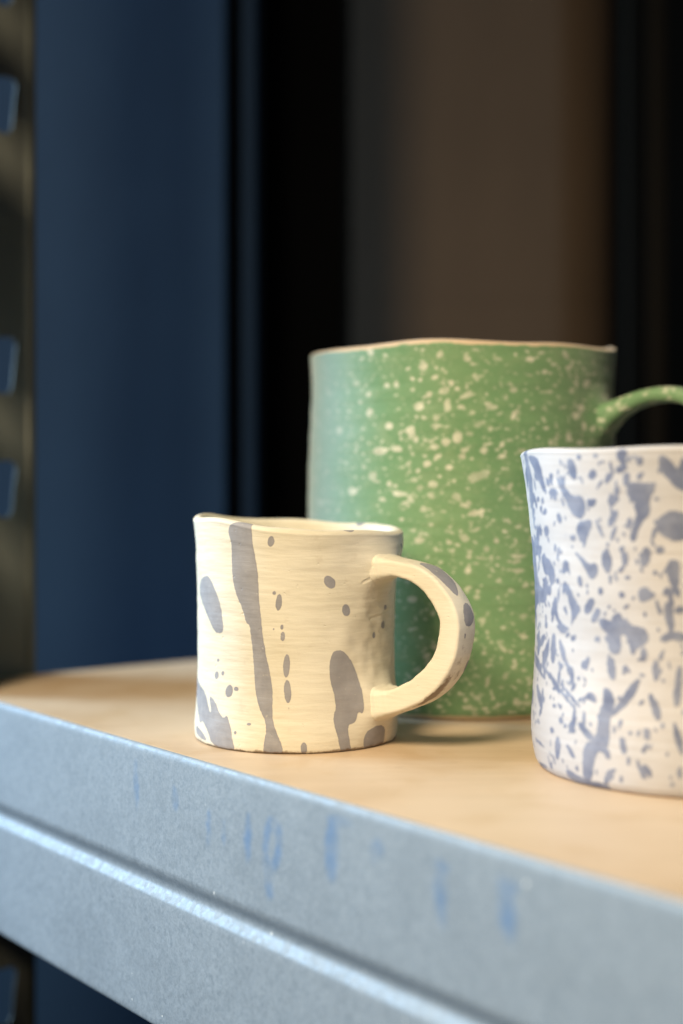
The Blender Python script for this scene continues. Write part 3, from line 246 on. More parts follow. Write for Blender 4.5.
[(-90.72,6.18),(-90.91,5.78),(-91.45,5.46),(-92.23,5.28),(-93.1,5.27),(-93.88,5.43),(-94.42,5.74),(-94.62,6.13),(-94.42,6.53),(-93.88,6.85),(-93.1,7.04),(-92.24,7.05),(-91.46,6.88),(-90.91,6.57)],
[(-85.6,5.65),(-85.75,5.26),(-86.18,4.94),(-86.81,4.77),(-87.52,4.78),(-88.15,4.96),(-88.59,5.28),(-88.76,5.68),(-88.61,6.07),(-88.17,6.39),(-87.55,6.56),(-86.85,6.55),(-86.21,6.37),(-85.77,6.05)],
[(-79.22,19.05),(-79.51,18.41),(-79.91,17.98),(-80.33,17.83),(-80.7,18.01),(-80.95,18.47),(-81.01,19.13),(-80.89,19.85),(-80.6,20.49),(-80.21,20.93),(-79.78,21.07),(-79.41,20.89),(-79.16,20.43),(-79.1,19.77)],
[(-79.52,39.76),(-79.65,39.42),(-80.01,39.15),(-80.53,39),(-81.11,39.01),(-81.62,39.18),(-81.98,39.46),(-82.11,39.8),(-81.98,40.14),(-81.62,40.42),(-81.1,40.56),(-80.53,40.55),(-80.01,40.39),(-79.65,40.11)],
[(-84.03,33.88),(-84.11,33.45),(-84.33,33.1),(-84.65,32.92),(-85,32.92),(-85.32,33.11),(-85.54,33.45),(-85.62,33.88),(-85.54,34.31),(-85.32,34.65),(-85,34.85),(-84.65,34.84),(-84.33,34.65),(-84.11,34.31)],
[(-71.82,35.49),(-71.98,35.16),(-72.41,34.9),(-73.03,34.78),(-73.71,34.81),(-74.32,34.99),(-74.74,35.29),(-74.89,35.64),(-74.74,35.98),(-74.32,36.23),(-73.71,36.36),(-73.02,36.33),(-72.41,36.15),(-71.98,35.85)],
[(-86.41,28.94),(-86.49,28.6),(-86.71,28.32),(-87.03,28.17),(-87.38,28.17),(-87.69,28.32),(-87.91,28.59),(-87.99,28.94),(-87.91,29.28),(-87.69,29.56),(-87.38,29.71),(-87.03,29.71),(-86.71,29.56),(-86.49,29.28)],
[(-84.53,23.99),(-84.64,23.61),(-84.95,23.3),(-85.39,23.13),(-85.88,23.13),(-86.32,23.31),(-86.63,23.62),(-86.74,24),(-86.63,24.39),(-86.32,24.7),(-85.88,24.87),(-85.39,24.86),(-84.94,24.69),(-84.64,24.38)],
[(-72.23,21.6),(-72.35,21.17),(-72.69,20.84),(-73.17,20.68),(-73.7,20.71),(-74.17,20.92),(-74.5,21.28),(-74.61,21.72),(-74.49,22.15),(-74.17,22.48),(-73.69,22.64),(-73.16,22.62),(-72.68,22.4),(-72.35,22.03)],
[(-91.2,16.08),(-91.27,15.57),(-91.46,15.15),(-91.74,14.92),(-92.05,14.92),(-92.33,15.14),(-92.53,15.55),(-92.6,16.06),(-92.53,16.58),(-92.33,16.99),(-92.05,17.23),(-91.74,17.23),(-91.46,17.01),(-91.27,16.6)],
[(-89.16,3.08),(-89.25,2.79),(-89.55,2.56),(-89.99,2.43),(-90.49,2.43),(-90.94,2.56),(-91.26,2.79),(-91.38,3.08),(-91.28,3.36),(-90.97,3.58),(-90.54,3.71),(-90.05,3.71),(-89.6,3.59),(-89.28,3.36)],
[(-81.41,7.07),(-81.5,6.73),(-81.79,6.46),(-82.2,6.31),(-82.67,6.32),(-83.09,6.49),(-83.38,6.78),(-83.49,7.13),(-83.39,7.47),(-83.1,7.74),(-82.69,7.89),(-82.23,7.88),(-81.81,7.71),(-81.51,7.43)],
[(-75.74,3.77),(-75.88,3.5),(-76.31,3.3),(-76.97,3.21),(-77.72,3.25),(-78.41,3.4),(-78.9,3.65),(-79.09,3.93),(-78.94,4.2),(-78.5,4.39),(-77.84,4.49),(-77.1,4.45),(-76.42,4.3),(-75.94,4.06)],
[(-71.72,10.61),(-71.8,10.01),(-72.04,9.54),(-72.38,9.3),(-72.77,9.32),(-73.11,9.61),(-73.35,10.11),(-73.43,10.72),(-73.35,11.32),(-73.11,11.79),(-72.77,12.04),(-72.39,12.01),(-72.04,11.72),(-71.8,11.22)],
[(-106.09,78.85),(-106.17,78.46),(-106.37,78.15),(-106.66,77.98),(-106.98,77.98),(-107.27,78.15),(-107.47,78.46),(-107.54,78.84),(-107.47,79.23),(-107.27,79.54),(-106.98,79.71),(-106.66,79.71),(-106.37,79.54),(-106.17,79.24)],
[(-104.26,82.82),(-104.35,82.48),(-104.62,82.2),(-105,82.04),(-105.43,82.04),(-105.81,82.19),(-106.08,82.46),(-106.18,82.8),(-106.08,83.15),(-105.81,83.42),(-105.43,83.58),(-105,83.58),(-104.62,83.44),(-104.35,83.16)],
[(-112.58,58.98),(-112.66,58.59),(-112.9,58.27),(-113.23,58.09),(-113.61,58.09),(-113.95,58.26),(-114.18,58.57),(-114.26,58.96),(-114.18,59.35),(-113.94,59.66),(-113.6,59.84),(-113.23,59.84),(-112.89,59.67),(-112.66,59.36)],
[(-105.86,27.47),(-105.95,27.17),(-106.22,26.92),(-106.61,26.77),(-107.04,26.75),(-107.43,26.86),(-107.7,27.09),(-107.79,27.39),(-107.7,27.69),(-107.43,27.95),(-107.04,28.1),(-106.61,28.11),(-106.22,28),(-105.96,27.77)],
[(-107.73,35.3),(-107.8,34.99),(-108.01,34.75),(-108.3,34.6),(-108.62,34.59),(-108.92,34.71),(-109.12,34.94),(-109.2,35.24),(-109.12,35.54),(-108.92,35.79),(-108.63,35.94),(-108.3,35.95),(-108.01,35.83),(-107.8,35.59)],
[(-109.89,21.36),(-109.99,21.05),(-110.26,20.8),(-110.66,20.64),(-111.1,20.62),(-111.5,20.73),(-111.77,20.95),(-111.87,21.25),(-111.78,21.56),(-111.5,21.81),(-111.1,21.97),(-110.66,21.99),(-110.27,21.88),(-109.99,21.65)],
[(-106.81,19.53),(-106.89,19.27),(-107.11,19.06),(-107.43,18.92),(-107.79,18.91),(-108.12,19),(-108.34,19.2),(-108.42,19.45),(-108.34,19.71),(-108.12,19.93),(-107.79,20.06),(-107.43,20.08),(-107.11,19.98),(-106.89,19.79)],
[(-88.76,52.65),(-88.84,52.3),(-89.06,52.03),(-89.37,51.87),(-89.72,51.86),(-90.03,52.01),(-90.25,52.28),(-90.33,52.62),(-90.25,52.96),(-90.03,53.24),(-89.72,53.4),(-89.37,53.41),(-89.06,53.26),(-88.84,52.99)],
[(-81.39,60.11),(-81.39,59.74),(-81.61,59.35),(-81.99,59.02),(-82.46,58.81),(-82.93,58.76),(-83.29,58.89),(-83.49,59.17),(-83.48,59.54),(-83.27,59.93),(-82.89,60.26),(-82.42,60.47),(-81.96,60.52),(-81.59,60.39)],
[(-85.69,37.84),(-85.76,37.28),(-85.96,36.83),(-86.25,36.58),(-86.56,36.58),(-86.85,36.83),(-87.04,37.28),(-87.11,37.83),(-87.04,38.39),(-86.84,38.84),(-86.56,39.09),(-86.24,39.09),(-85.96,38.84),(-85.76,38.4)],
[(-76.99,55.6),(-77.08,55.25),(-77.36,54.98),(-77.76,54.84),(-78.19,54.85),(-78.59,55.01),(-78.86,55.29),(-78.96,55.64),(-78.86,55.98),(-78.59,56.25),(-78.2,56.4),(-77.76,56.39),(-77.36,56.23),(-77.09,55.94)],
[(-95.86,21.91),(-95.93,21.53),(-96.13,21.21),(-96.41,21.03),(-96.72,21.02),(-97,21.19),(-97.19,21.49),(-97.26,21.87),(-97.19,22.26),(-97,22.57),(-96.72,22.75),(-96.41,22.76),(-96.13,22.6),(-95.93,22.29)],
[(-94.62,12.08),(-94.69,11.74),(-94.91,11.46),(-95.22,11.3),(-95.57,11.29),(-95.88,11.43),(-96.1,11.7),(-96.17,12.04),(-96.1,12.39),(-95.88,12.67),(-95.57,12.83),(-95.22,12.84),(-94.91,12.69),(-94.69,12.42)],
[(-80.66,47.72),(-80.75,47.46),(-81.02,47.26),(-81.41,47.15),(-81.84,47.15),(-82.23,47.27),(-82.49,47.48),(-82.59,47.74),(-82.49,48),(-82.23,48.2),(-81.84,48.31),(-81.41,48.31),(-81.02,48.19),(-80.75,47.98)],
[(-76.07,25.45),(-76.29,25.01),(-76.6,24.71),(-76.95,24.63),(-77.26,24.78),(-77.47,25.13),(-77.54,25.6),(-77.46,26.12),(-77.25,26.56),(-76.93,26.86),(-76.59,26.94),(-76.28,26.79),(-76.06,26.44),(-75.99,25.96)],
[(-77.74,29.79),(-77.81,29.36),(-77.99,29.02),(-78.26,28.84),(-78.55,28.85),(-78.81,29.05),(-78.99,29.4),(-79.05,29.83),(-78.99,30.26),(-78.8,30.6),(-78.54,30.78),(-78.25,30.77),(-77.99,30.57),(-77.81,30.22)],
[(-97.81,81.99),(-97.92,81.69),(-98.22,81.44),(-98.66,81.29),(-99.15,81.28),(-99.59,81.4),(-99.89,81.63),(-100,81.93),(-99.89,82.23),(-99.59,82.48),(-99.15,82.62),(-98.66,82.64),(-98.22,82.52),(-97.92,82.29)],
[(-79.07,80.47),(-79.17,80.12),(-79.44,79.85),(-79.83,79.7),(-80.26,79.7),(-80.65,79.85),(-80.92,80.13),(-81.01,80.47),(-80.92,80.82),(-80.65,81.09),(-80.26,81.25),(-79.83,81.24),(-79.44,81.09),(-79.16,80.81)],
[(-88.38,81.88),(-88.39,81.46),(-88.64,81.01),(-89.06,80.62),(-89.58,80.36),(-90.1,80.29),(-90.51,80.42),(-90.73,80.72),(-90.72,81.13),(-90.48,81.58),(-90.05,81.98),(-89.53,82.23),(-89.01,82.31),(-88.6,82.18)],
[(-74.77,82.39),(-74.88,82.05),(-75.21,81.78),(-75.68,81.63),(-76.2,81.64),(-76.66,81.8),(-76.98,82.09),(-77.1,82.43),(-76.98,82.78),(-76.66,83.05),(-76.2,83.19),(-75.68,83.18),(-75.21,83.02),(-74.88,82.74)],
[(-82.46,76.5),(-82.54,76.15),(-82.76,75.88),(-83.08,75.72),(-83.43,75.72),(-83.75,75.87),(-83.97,76.14),(-84.05,76.48),(-83.97,76.83),(-83.75,77.11),(-83.43,77.26),(-83.08,77.27),(-82.76,77.12),(-82.54,76.84)],
[(-81.95,52.7),(-82,52.39),(-82.13,52.15),(-82.33,52.02),(-82.54,52.02),(-82.73,52.16),(-82.87,52.4),(-82.91,52.7),(-82.87,53),(-82.73,53.24),(-82.54,53.38),(-82.33,53.37),(-82.13,53.24),(-82,53)],
[(-87.35,57.62),(-87.42,57.36),(-87.59,57.15),(-87.84,57.03),(-88.12,57.03),(-88.37,57.14),(-88.55,57.34),(-88.61,57.6),(-88.55,57.86),(-88.37,58.07),(-88.12,58.19),(-87.84,58.19),(-87.59,58.08),(-87.42,57.88)],
[(-111.93,38.11),(-111.99,37.85),(-112.18,37.64),(-112.45,37.51),(-112.74,37.5),(-113.01,37.61),(-113.2,37.81),(-113.27,38.07),(-113.2,38.33),(-113.02,38.54),(-112.75,38.67),(-112.45,38.68),(-112.18,38.57),(-111.99,38.37)],
[(-103.88,45.31),(-103.94,44.92),(-104.09,44.61),(-104.32,44.43),(-104.56,44.42),(-104.79,44.58),(-104.94,44.89),(-105,45.27),(-104.94,45.66),(-104.79,45.97),(-104.56,46.15),(-104.32,46.16),(-104.09,46),(-103.94,45.69)],
[(-42.65,143.56),(-43.28,142.74),(-44.16,142.15),(-45.11,141.91),(-45.95,142.07),(-46.52,142.59),(-46.72,143.37),(-46.52,144.25),(-45.96,145.07),(-45.14,145.65),(-44.19,145.89),(-43.31,145.74),(-42.68,145.23),(-42.44,144.45)],
[(-45.72,133.58),(-45.98,132.69),(-46.63,131.95),(-47.51,131.51),(-48.45,131.46),(-49.26,131.8),(-49.79,132.47),(-49.95,133.33),(-49.72,134.21),(-49.13,134.94),(-48.28,135.38),(-47.34,135.43),(-46.49,135.1),(-45.9,134.44)],
[(-49.1,129.73),(-49.32,128.93),(-49.85,128.28),(-50.57,127.89),(-51.35,127.86),(-52.02,128.19),(-52.46,128.8),(-52.59,129.58),(-52.4,130.38),(-51.9,131.03),(-51.19,131.41),(-50.41,131.44),(-49.72,131.13),(-49.24,130.52)],
[(-61.33,139.8),(-61.48,139.33),(-61.88,138.96),(-62.45,138.75),(-63.08,138.75),(-63.64,138.97),(-64.02,139.34),(-64.16,139.81),(-64.01,140.28),(-63.63,140.65),(-63.06,140.85),(-62.43,140.85),(-61.86,140.64),(-61.47,140.27)],
[(-53.52,150.35),(-53.65,149.87),(-54.04,149.47),(-54.6,149.24),(-55.22,149.21),(-55.79,149.39),(-56.18,149.75),(-56.33,150.22),(-56.21,150.69),(-55.84,151.08),(-55.29,151.31),(-54.66,151.34),(-54.09,151.16),(-53.68,150.81)],
[(-59.87,151.47),(-59.98,151),(-60.33,150.62),(-60.83,150.4),(-61.4,150.4),(-61.9,150.6),(-62.26,150.97),(-62.39,151.44),(-62.28,151.9),(-61.94,152.28),(-61.44,152.49),(-60.88,152.5),(-60.37,152.3),(-60,151.93)],
[(-51.19,140.53),(-51.35,139.81),(-51.78,139.22),(-52.38,138.88),(-53.04,138.85),(-53.62,139.14),(-54.01,139.69),(-54.14,140.39),(-54,141.1),(-53.6,141.69),(-53.01,142.03),(-52.36,142.06),(-51.76,141.78),(-51.34,141.23)],
[(-53.46,120.51),(-53.63,119.64),(-54.04,118.94),(-54.62,118.55),(-55.24,118.54),(-55.78,118.92),(-56.14,119.61),(-56.25,120.47),(-56.09,121.33),(-55.69,122.02),(-55.13,122.42),(-54.5,122.43),(-53.95,122.05),(-53.57,121.37)],
[(-47.06,117.98),(-47.29,117.5),(-47.89,117.1),(-48.73,116.86),(-49.63,116.83),(-50.42,117.02),(-50.95,117.38),(-51.13,117.85),(-50.92,118.33),(-50.36,118.72),(-49.56,118.96),(-48.65,118.99),(-47.83,118.81),(-47.26,118.45)],
[(-45.66,125.35),(-45.85,124.39),(-46.3,123.6),(-46.9,123.15),(-47.53,123.12),(-48.07,123.52),(-48.43,124.26),(-48.52,125.21),(-48.34,126.17),(-47.91,126.95),(-47.32,127.4),(-46.68,127.43),(-46.12,127.04),(-45.75,126.29)],
[(-63.81,148.31),(-63.92,147.77),(-64.25,147.33),(-64.72,147.1),(-65.26,147.1),(-65.74,147.34),(-66.08,147.78),(-66.2,148.33),(-66.1,148.87),(-65.78,149.3),(-65.31,149.54),(-64.78,149.53),(-64.29,149.29),(-63.94,148.85)],
[(-61.77,117.8),(-61.89,117.18),(-62.19,116.68),(-62.62,116.41),(-63.09,116.42),(-63.5,116.71),(-63.77,117.21),(-63.86,117.84),(-63.75,118.46),(-63.45,118.95),(-63.03,119.22),(-62.56,119.21),(-62.15,118.93),(-61.86,118.42)],
[(-55.09,156.2),(-54.69,155.43),(-54.57,154.69),(-54.75,154.13),(-55.21,153.87),(-55.83,153.95),(-56.5,154.37),(-57.08,155.04),(-57.47,155.82),(-57.58,156.56),(-57.41,157.11),(-56.97,157.37),(-56.36,157.28),(-55.69,156.86)],
[(-64.28,132.64),(-64.41,132.25),(-64.75,131.94),(-65.24,131.78),(-65.76,131.78),(-66.23,131.97),(-66.55,132.28),(-66.66,132.67),(-66.53,133.06),(-66.2,133.37),(-65.72,133.53),(-65.2,133.52),(-64.72,133.34),(-64.39,133.03)],
[(-63.21,124.1),(-63.34,123.71),(-63.68,123.4),(-64.17,123.24),(-64.7,123.25),(-65.17,123.43),(-65.5,123.75),(-65.6,124.14),(-65.48,124.53),(-65.14,124.83),(-64.66,125),(-64.13,124.99),(-63.65,124.81),(-63.32,124.49)],
[(-35.37,132.77),(-35.75,132.27),(-36.71,131.85),(-38.03,131.57),(-39.4,131.5),(-40.56,131.65),(-41.33,132),(-41.58,132.46),(-41.28,132.96),(-40.46,133.39),(-39.26,133.67),(-37.88,133.75),(-36.59,133.59),(-35.68,133.24)]]
CREASE_LINES = [
[(-42.03,49.76),(-36.85,50.23),(-31,50.83),(-31.12,50.95),(-37.08,50.52),(-42.1,49.84)],
[(-31.41,50.8),(-26.85,51.59),(-21.77,52.48),(-22.08,52.59),(-27.46,51.86),(-31.57,50.88)],
[(-50.08,64.14),(-45.43,65.7),(-40.65,67.48),(-40.85,67.6),(-45.88,66),(-50.2,64.23)],
[(-39.6,69.29),(-41.45,68.79),(-42.82,68.07),(-42.57,67.93),(-40.8,68.44),(-39.4,69.18)],
[(-18.44,64.51),(-22.05,62.08),(-24.42,59.51),(-23.99,59.46),(-20.81,61.93),(-17.99,64.46)]]
INK_MARKS = [
[(128.2,-6),(127.4,-15.3),(129,-24),(130.4,-23.7),(131,-14.6),(129.3,-5.9)],
[(156.3,-11),(155.5,-15.6),(157.1,-19.7),(158.5,-19.4),(159.2,-14.8),(157.4,-10.8)],
[(180,-15.5),(178.4,-21.6),(179,-27.3),(180.4,-27),(181.8,-21),(181,-15.3)],
[(190,-16.7),(188.8,-20.7),(189.3,-24.5),(190.3,-24.3),(191.3,-20.3),(190.7,-16.6)],
[(204.5,-12.5),(202.6,-21),(203.7,-29),(205.6,-28.6),(207.3,-20.1),(205.9,-12.2)],
[(213.8,-15.9),(216.8,-11.2),(221.4,-10.1),(224.8,-13),(224.8,-20.9),(221.9,-26.6),(218.9,-29.5),(219.4,-36.6),(215.8,-37.4),(214.8,-29.6),(212.8,-24.9),(216.3,-22.7),(217.3,-26.1),(220.4,-23.6),(221.4,-16.6),(219.4,-14.1),(217.3,-16.9),(216.8,-22.6),(213.3,-23.3)],
[(250.3,-4),(247.6,-14.9),(249.9,-24.7),(253,-24),(255.3,-13.3),(252.6,-3.5)],
[(249,-5.7),(254.7,-6.7),(261.2,-5.3),(261.7,-3.9),(256,-3),(249.4,-4.6)],
[(273.5,-7),(272.1,-9.9),(273.7,-12.2),(275.5,-11.8),(276.6,-8.9),(274.8,-6.6)],
[(273,-6.7),(271.1,-10.3),(271.7,-13.7),(273.2,-13.4),(274.8,-9.8),(274.1,-6.5)],
[(300.9,-7.6),(299.5,-17.1),(301.6,-25.8),(303.7,-25.3),(304.8,-15.8),(302.5,-7.2)],
[(300.4,-8.8),(301.8,-10.1),(304.4,-9.6),(305.2,-8.6),(303.7,-7.5),(301,-8)],
[(326.3,-6.4),(325.5,-15.4),(328.8,-23),(331.3,-22.1),(331.9,-13.3),(328.3,-5.8)],
[(327.7,-7.5),(327.8,-10),(330.7,-10.7),(332.4,-9.6),(332.2,-7.2),(329,-6.6)]]
import bpy, bmesh, math, random
import numpy as np
from mathutils import Vector
from mathutils.kdtree import KDTree
PI=math.pi
sc=bpy.context.scene; COL=sc.collection

# ------------------------------------------------------------------ helpers
_TAB={}
def smooth_noise(u, v, nu, dv, seed, periodic=True):
    """value noise on a surface: u in turns (0..1, periodic with nu cells), v in metres with cell dv"""
    if (nu,seed) not in _TAB: _TAB[(nu,seed)]=np.random.RandomState(seed).uniform(-1,1,(nu,4096))
    tab=_TAB[(nu,seed)]
    a=(np.asarray(u)%1.0)*nu; b=np.asarray(v)/dv+64
    i=np.floor(a).astype(int); j=np.floor(b).astype(int); fa=a-i; fb=b-j
    fa=fa*fa*(3-2*fa); fb=fb*fb*(3-2*fb)
    i0=i%nu; i1=(i+1)%nu; j0=j%4096; j1=(j+1)%4096
    return (tab[i0,j0]*(1-fa)+tab[i1,j0]*fa)*(1-fb)+(tab[i0,j1]*(1-fa)+tab[i1,j1]*fa)*fb

def chaikin(poly, n=1):
    p=[np.array(q,float) for q in poly]
    for _ in range(n):
        o=[]
        for k in range(len(p)):
            a,b=p[k],p[(k+1)%len(p)]; o+= [a*.75+b*.25, a*.25+b*.75]
        p=o
    return np.array(p)

def stamp(field, U, V, poly, margin):
    """min-union of a polygon's signed distance into field; U (cols) and V (rows) in mm"""
    x0,y0=poly.min(0)-margin; x1,y1=poly.max(0)+margin
    ci=np.where((U>=x0)&(U<=x1))[0]; ri=np.where((V>=y0)&(V<=y1))[0]
    if len(ci)==0 or len(ri)==0: return
    X,Y=np.meshgrid(U[ci],V[ri]); d2=np.full(X.shape,1e9); ins=np.zeros(X.shape,bool)
    n=len(poly)
    for k in range(n):
        ax,ay=poly[k]; bx,by=poly[(k+1)%n]
        ex,ey=bx-ax,by-ay; L=ex*ex+ey*ey+1e-12
        t=np.clip(((X-ax)*ex+(Y-ay)*ey)/L,0,1)
        d2=np.minimum(d2,(X-ax-t*ex)**2+(Y-ay-t*ey)**2)
        c=((ay>Y)!=(by>Y))
        if c.any():
            xi=ax+(Y-ay)/(by-ay if by!=ay else 1e-9)*ex
            ins^= c&(X<xi)
    d=np.sqrt(d2); d[ins]*=-1
    sub=field[np.ix_(ri,ci)]; field[np.ix_(ri,ci)]=np.minimum(sub,d)

def blob(rng, x, y, rx, ry, rot=0, rough=.25, n=12):
    o=[]; ph=rng.uniform(0,6.28)
    for i in range(n):
        a=2*PI*i/n; k=1+rough*(math.sin(2*a+ph)*.5+rng.uniform(-.7,.7))
        u,v=rx*k*math.cos(a),ry*k*math.sin(a)
        o.append((x+u*math.cos(rot)-v*math.sin(rot),y+u*math.sin(rot)+v*math.cos(rot)))
    return np.array(o)

def mesh_obj(name, verts, faces, mat, parent=None, smooth=True, attr=None):
    me=bpy.data.meshes.new(name); me.from_pydata([tuple(map(float,v)) for v in verts],[],faces); me.update()
    if attr:
        for k,val in attr.items():
            a=me.attributes.new(k,'FLOAT','POINT'); a.data.foreach_set('value',np.asarray(val,dtype=np.float32).ravel())
    if smooth: me.polygons.foreach_set('use_smooth',[True]*len(me.polygons))
    me.materials.append(mat)
    o=bpy.data.objects.new(name,me); COL.objects.link(o)
    if parent: o.parent=parent
    return o
def empty(name, loc, label, cat):
    o=bpy.data.objects.new(name,None); COL.objects.link(o); o.location=loc; o.empty_display_size=.02
    o['label']=label; o['category']=cat; return o
def local(verts, loc): return [(v[0]-loc[0],v[1]-loc[1],v[2]-loc[2]) for v in verts]

# ------------------------------------------------------------------ node helpers
class NT:
    def __init__(s,name):
        s.m=bpy.data.materials.new(name); s.m.use_nodes=True; s.t=s.m.node_tree; s.n=s.t.nodes
        s.b=s.n['Principled BSDF']
    def new(s,ty,**kw):
        n=s.n.new(ty)
        for k,v in kw.items():
            if k.startswith('i_'):
                key=k[2:]; key=int(key) if key.isdigit() else key.replace('_',' ')
                n.inputs[key].default_value=v
            else: setattr(n,k,v)
        return n
    def link(s,a,b): s.t.links.new(a,b)
    def coord(s,scale=(1,1,1),rot=(0,0,0)):
        c=s.new('ShaderNodeTexCoord'); m=s.new('ShaderNodeMapping'); m.inputs['Scale'].default_value=scale; m.inputs['Rotation'].default_value=rot
        s.link(c.outputs['Object'],m.inputs['Vector']); return m.outputs['Vector']
    def noise(s,vec,scale,detail=3,rough=.55,dist=0):
        n=s.new('ShaderNodeTexNoise'); n.inputs['Scale'].default_value=scale; n.inputs['Detail'].default_value=detail
        n.inputs['Roughness'].default_value=rough; n.inputs['Distortion'].default_value=dist
        s.link(vec,n.inputs['Vector']); return n.outputs['Fac']
    def attr(s,name):
        a=s.new('ShaderNodeAttribute'); a.attribute_name=name; return a.outputs['Fac']
    def math(s,op,a,b=None,clamp=False):
        n=s.new('ShaderNodeMath'); n.operation=op; n.use_clamp=clamp
        for i,x in enumerate((a,b)):
            if x is None: continue
            if isinstance(x,(int,float)): n.inputs[i].default_value=x
            else: s.link(x,n.inputs[i])
        return n.outputs[0]
    def ramp(s,f,a,b,va=0.,vb=1.):
        n=s.new('ShaderNodeMapRange'); n.interpolation_type='SMOOTHSTEP'
        for i,x in enumerate((f,a,b,va,vb)):
            if isinstance(x,(int,float)): n.inputs[i].default_value=x
            else: s.link(x,n.inputs[i])
        return n.outputs[0]
    def mix(s,f,a,b,mode='MIX'):
        n=s.new('ShaderNodeMix'); n.data_type='RGBA'; n.blend_type=mode
        for k,x in ((0,f),(6,a),(7,b)):
            if isinstance(x,(int,float)): n.inputs[k].default_value=x
            elif isinstance(x,tuple): n.inputs[k].default_value=x if len(x)==4 else x+(1,)
            else: s.link(x,n.inputs[k])
        return n.outputs[2]
    def bump(s,h,dist,strength=1.,normal=None):
        n=s.new('ShaderNodeBump'); n.inputs['Distance'].default_value=dist; n.inputs['Strength'].default_value=strength
        s.link(h,n.inputs['Height'])
        if normal is not None: s.link(normal,n.inputs['Normal'])
        return n.outputs['Normal']
    def done(s,col=None,rough=None,normal=None,metal=None,spec=None):
        for k,x in (('Base Color',col),('Roughness',rough),('Normal',normal),('Metallic',metal),('Specular IOR Level',spec)):
            if x is None: continue
            if isinstance(x,(int,float)): s.b.inputs[k].default_value=x
            elif isinstance(x,tuple): s.b.inputs[k].default_value=x if len(x)==4 else x+(1,)
            else: s.link(x,s.b.inputs[k])
        return s.m

def ceramic_cream():
    t=NT('cream_slip'); v=t.coord(); vs=t.coord((1,1,9))
    streak=t.noise(vs,110,4,.6); fine=t.noise(v,900,3,.6); big=t.noise(v,30,2); med=t.noise(v,160,3,.6)
    base=t.mix(t.ramp(streak,.3,.7),(.66,.605,.485),(.735,.68,.56))
    base=t.mix(t.ramp(big,.35,.7,0,.35),base,(.80,.76,.68))
    base=t.mix(t.ramp(med,.60,.78,0,.35),base,(.56,.49,.39))
    d=t.attr('marks'); w=t.math('MULTIPLY',t.math('SUBTRACT',t.noise(v,500,4,.7),.5),.85)
    d=t.math('ADD',d,w)
    m=t.ramp(d,.10,-.10)
    mk=t.mix(t.ramp(med,.3,.7),(.265,.26,.285),(.345,.335,.36))
    mk=t.mix(t.ramp(big,.35,.65,0,.5),mk,(.31,.30,.315)); chip=t.ramp(t.noise(v,330,3,.65),.68,.76,0,.45)
    m2=t.math('MULTIPLY',m,t.math('SUBTRACT',1.,chip)); edge=t.math('MULTIPLY',t.ramp(d,-.45,-.05),m)
    col=t.mix(m2,base,t.mix(t.math('MULTIPLY',edge,.35),mk,(.20,.19,.23)))
    halo=t.math('MULTIPLY',t.ramp(d,.35,.0),t.math('SUBTRACT',1.,m))
    col=t.mix(t.math('MULTIPLY',halo,.35),col,(.62,.54,.44))
    # dirty unglazed foot, its dark line widened as painted contact shadow
    foot=t.attr('foot'); nf=t.noise(v,170,4,.7)
    f=t.math('MULTIPLY',t.ramp(t.math('ADD',foot,t.math('MULTIPLY',t.math('SUBTRACT',nf,.5),1.6)),.55,.9),.8)
    col=t.mix(f,col,(.16,.10,.06))
    h=t.math('ADD',t.math('MULTIPLY',streak,.55),t.math('MULTIPLY',fine,.22))
    h=t.math('ADD',h,t.math('MULTIPLY',m,.18))
    pit=t.ramp(t.noise(v,420,2,.5),.70,.80); h=t.math('SUBTRACT',h,t.math('MULTIPLY',pit,.7))
    cr=t.ramp(t.attr('crease'),.9,.0); inf=t.ramp(t.attr('crease'),3.5,3.9)
    h=t.math('SUBTRACT',h,t.math('MULTIPLY',cr,1.1))
    return t.done(col,.62,t.bump(h,.00024,.8),spec=.35)

def ceramic_green():
    t=NT('green_speckled_glaze'); v=t.coord()
    big=t.noise(v,22,3); med=t.noise(v,140,3,.6); fine=t.noise(v,600,2,.6)
    base=t.mix(t.ramp(big,.3,.7),(.13,.262,.118),(.185,.32,.155))
    base=t.mix(t.ramp(med,.45,.75,0,.45),base,(.27,.36,.20))
    base=t.mix(t.ramp(fine,.60,.74,0,.45),base,(.42,.44,.33))
    d=t.attr('marks'); d=t.math('ADD',d,t.math('MULTIPLY',t.math('SUBTRACT',t.noise(v,520,4,.7),.5),1.9)); d=t.math('ADD',d,t.math('MULTIPLY',t.math('SUBTRACT',t.noise(v,240,3,.6),.47),2.6))
    d=t.math('ADD',d,-.02); m=t.ramp(d,.38,-.38)
    sp=t.mix(t.ramp(med,.35,.65),(.50,.50,.38),(.70,.68,.55))
    col=t.mix(t.math('MULTIPLY',m,t.ramp(t.noise(v,60,2),.3,.6,.45,.9)),base,sp)
    cool_light_tint=t.math('ADD',t.attr('cool_light_tint'),t.math('MULTIPLY',t.math('SUBTRACT',big,.5),.5)); tf=t.ramp(cool_light_tint,.2,.9,0,.72)  # cool window light painted into the glaze colour on the left side
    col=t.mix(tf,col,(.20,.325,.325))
    ft=t.attr('foot'); fn=t.math('ADD',ft,t.math('MULTIPLY',t.math('SUBTRACT',med,.5),.5))
    col=t.mix(t.ramp(fn,.35,.5),col,(.55,.46,.30)); col=t.mix(t.ramp(ft,.86,.95),col,(.10,.07,.05))
    lip=t.attr('lip'); l=t.ramp(t.math('ADD',lip,t.math('MULTIPLY',t.math('SUBTRACT',med,.5),1.0)),.45,.6)
    col=t.mix(l,col,(.62,.47,.32))
    t.b.inputs['Sheen Weight'].default_value=.55; t.b.inputs['Sheen Roughness'].default_value=.45
    return t.done(col,.58,t.bump(t.math('ADD',med,t.math('MULTIPLY',fine,.5)),.0003,.6),spec=.4)

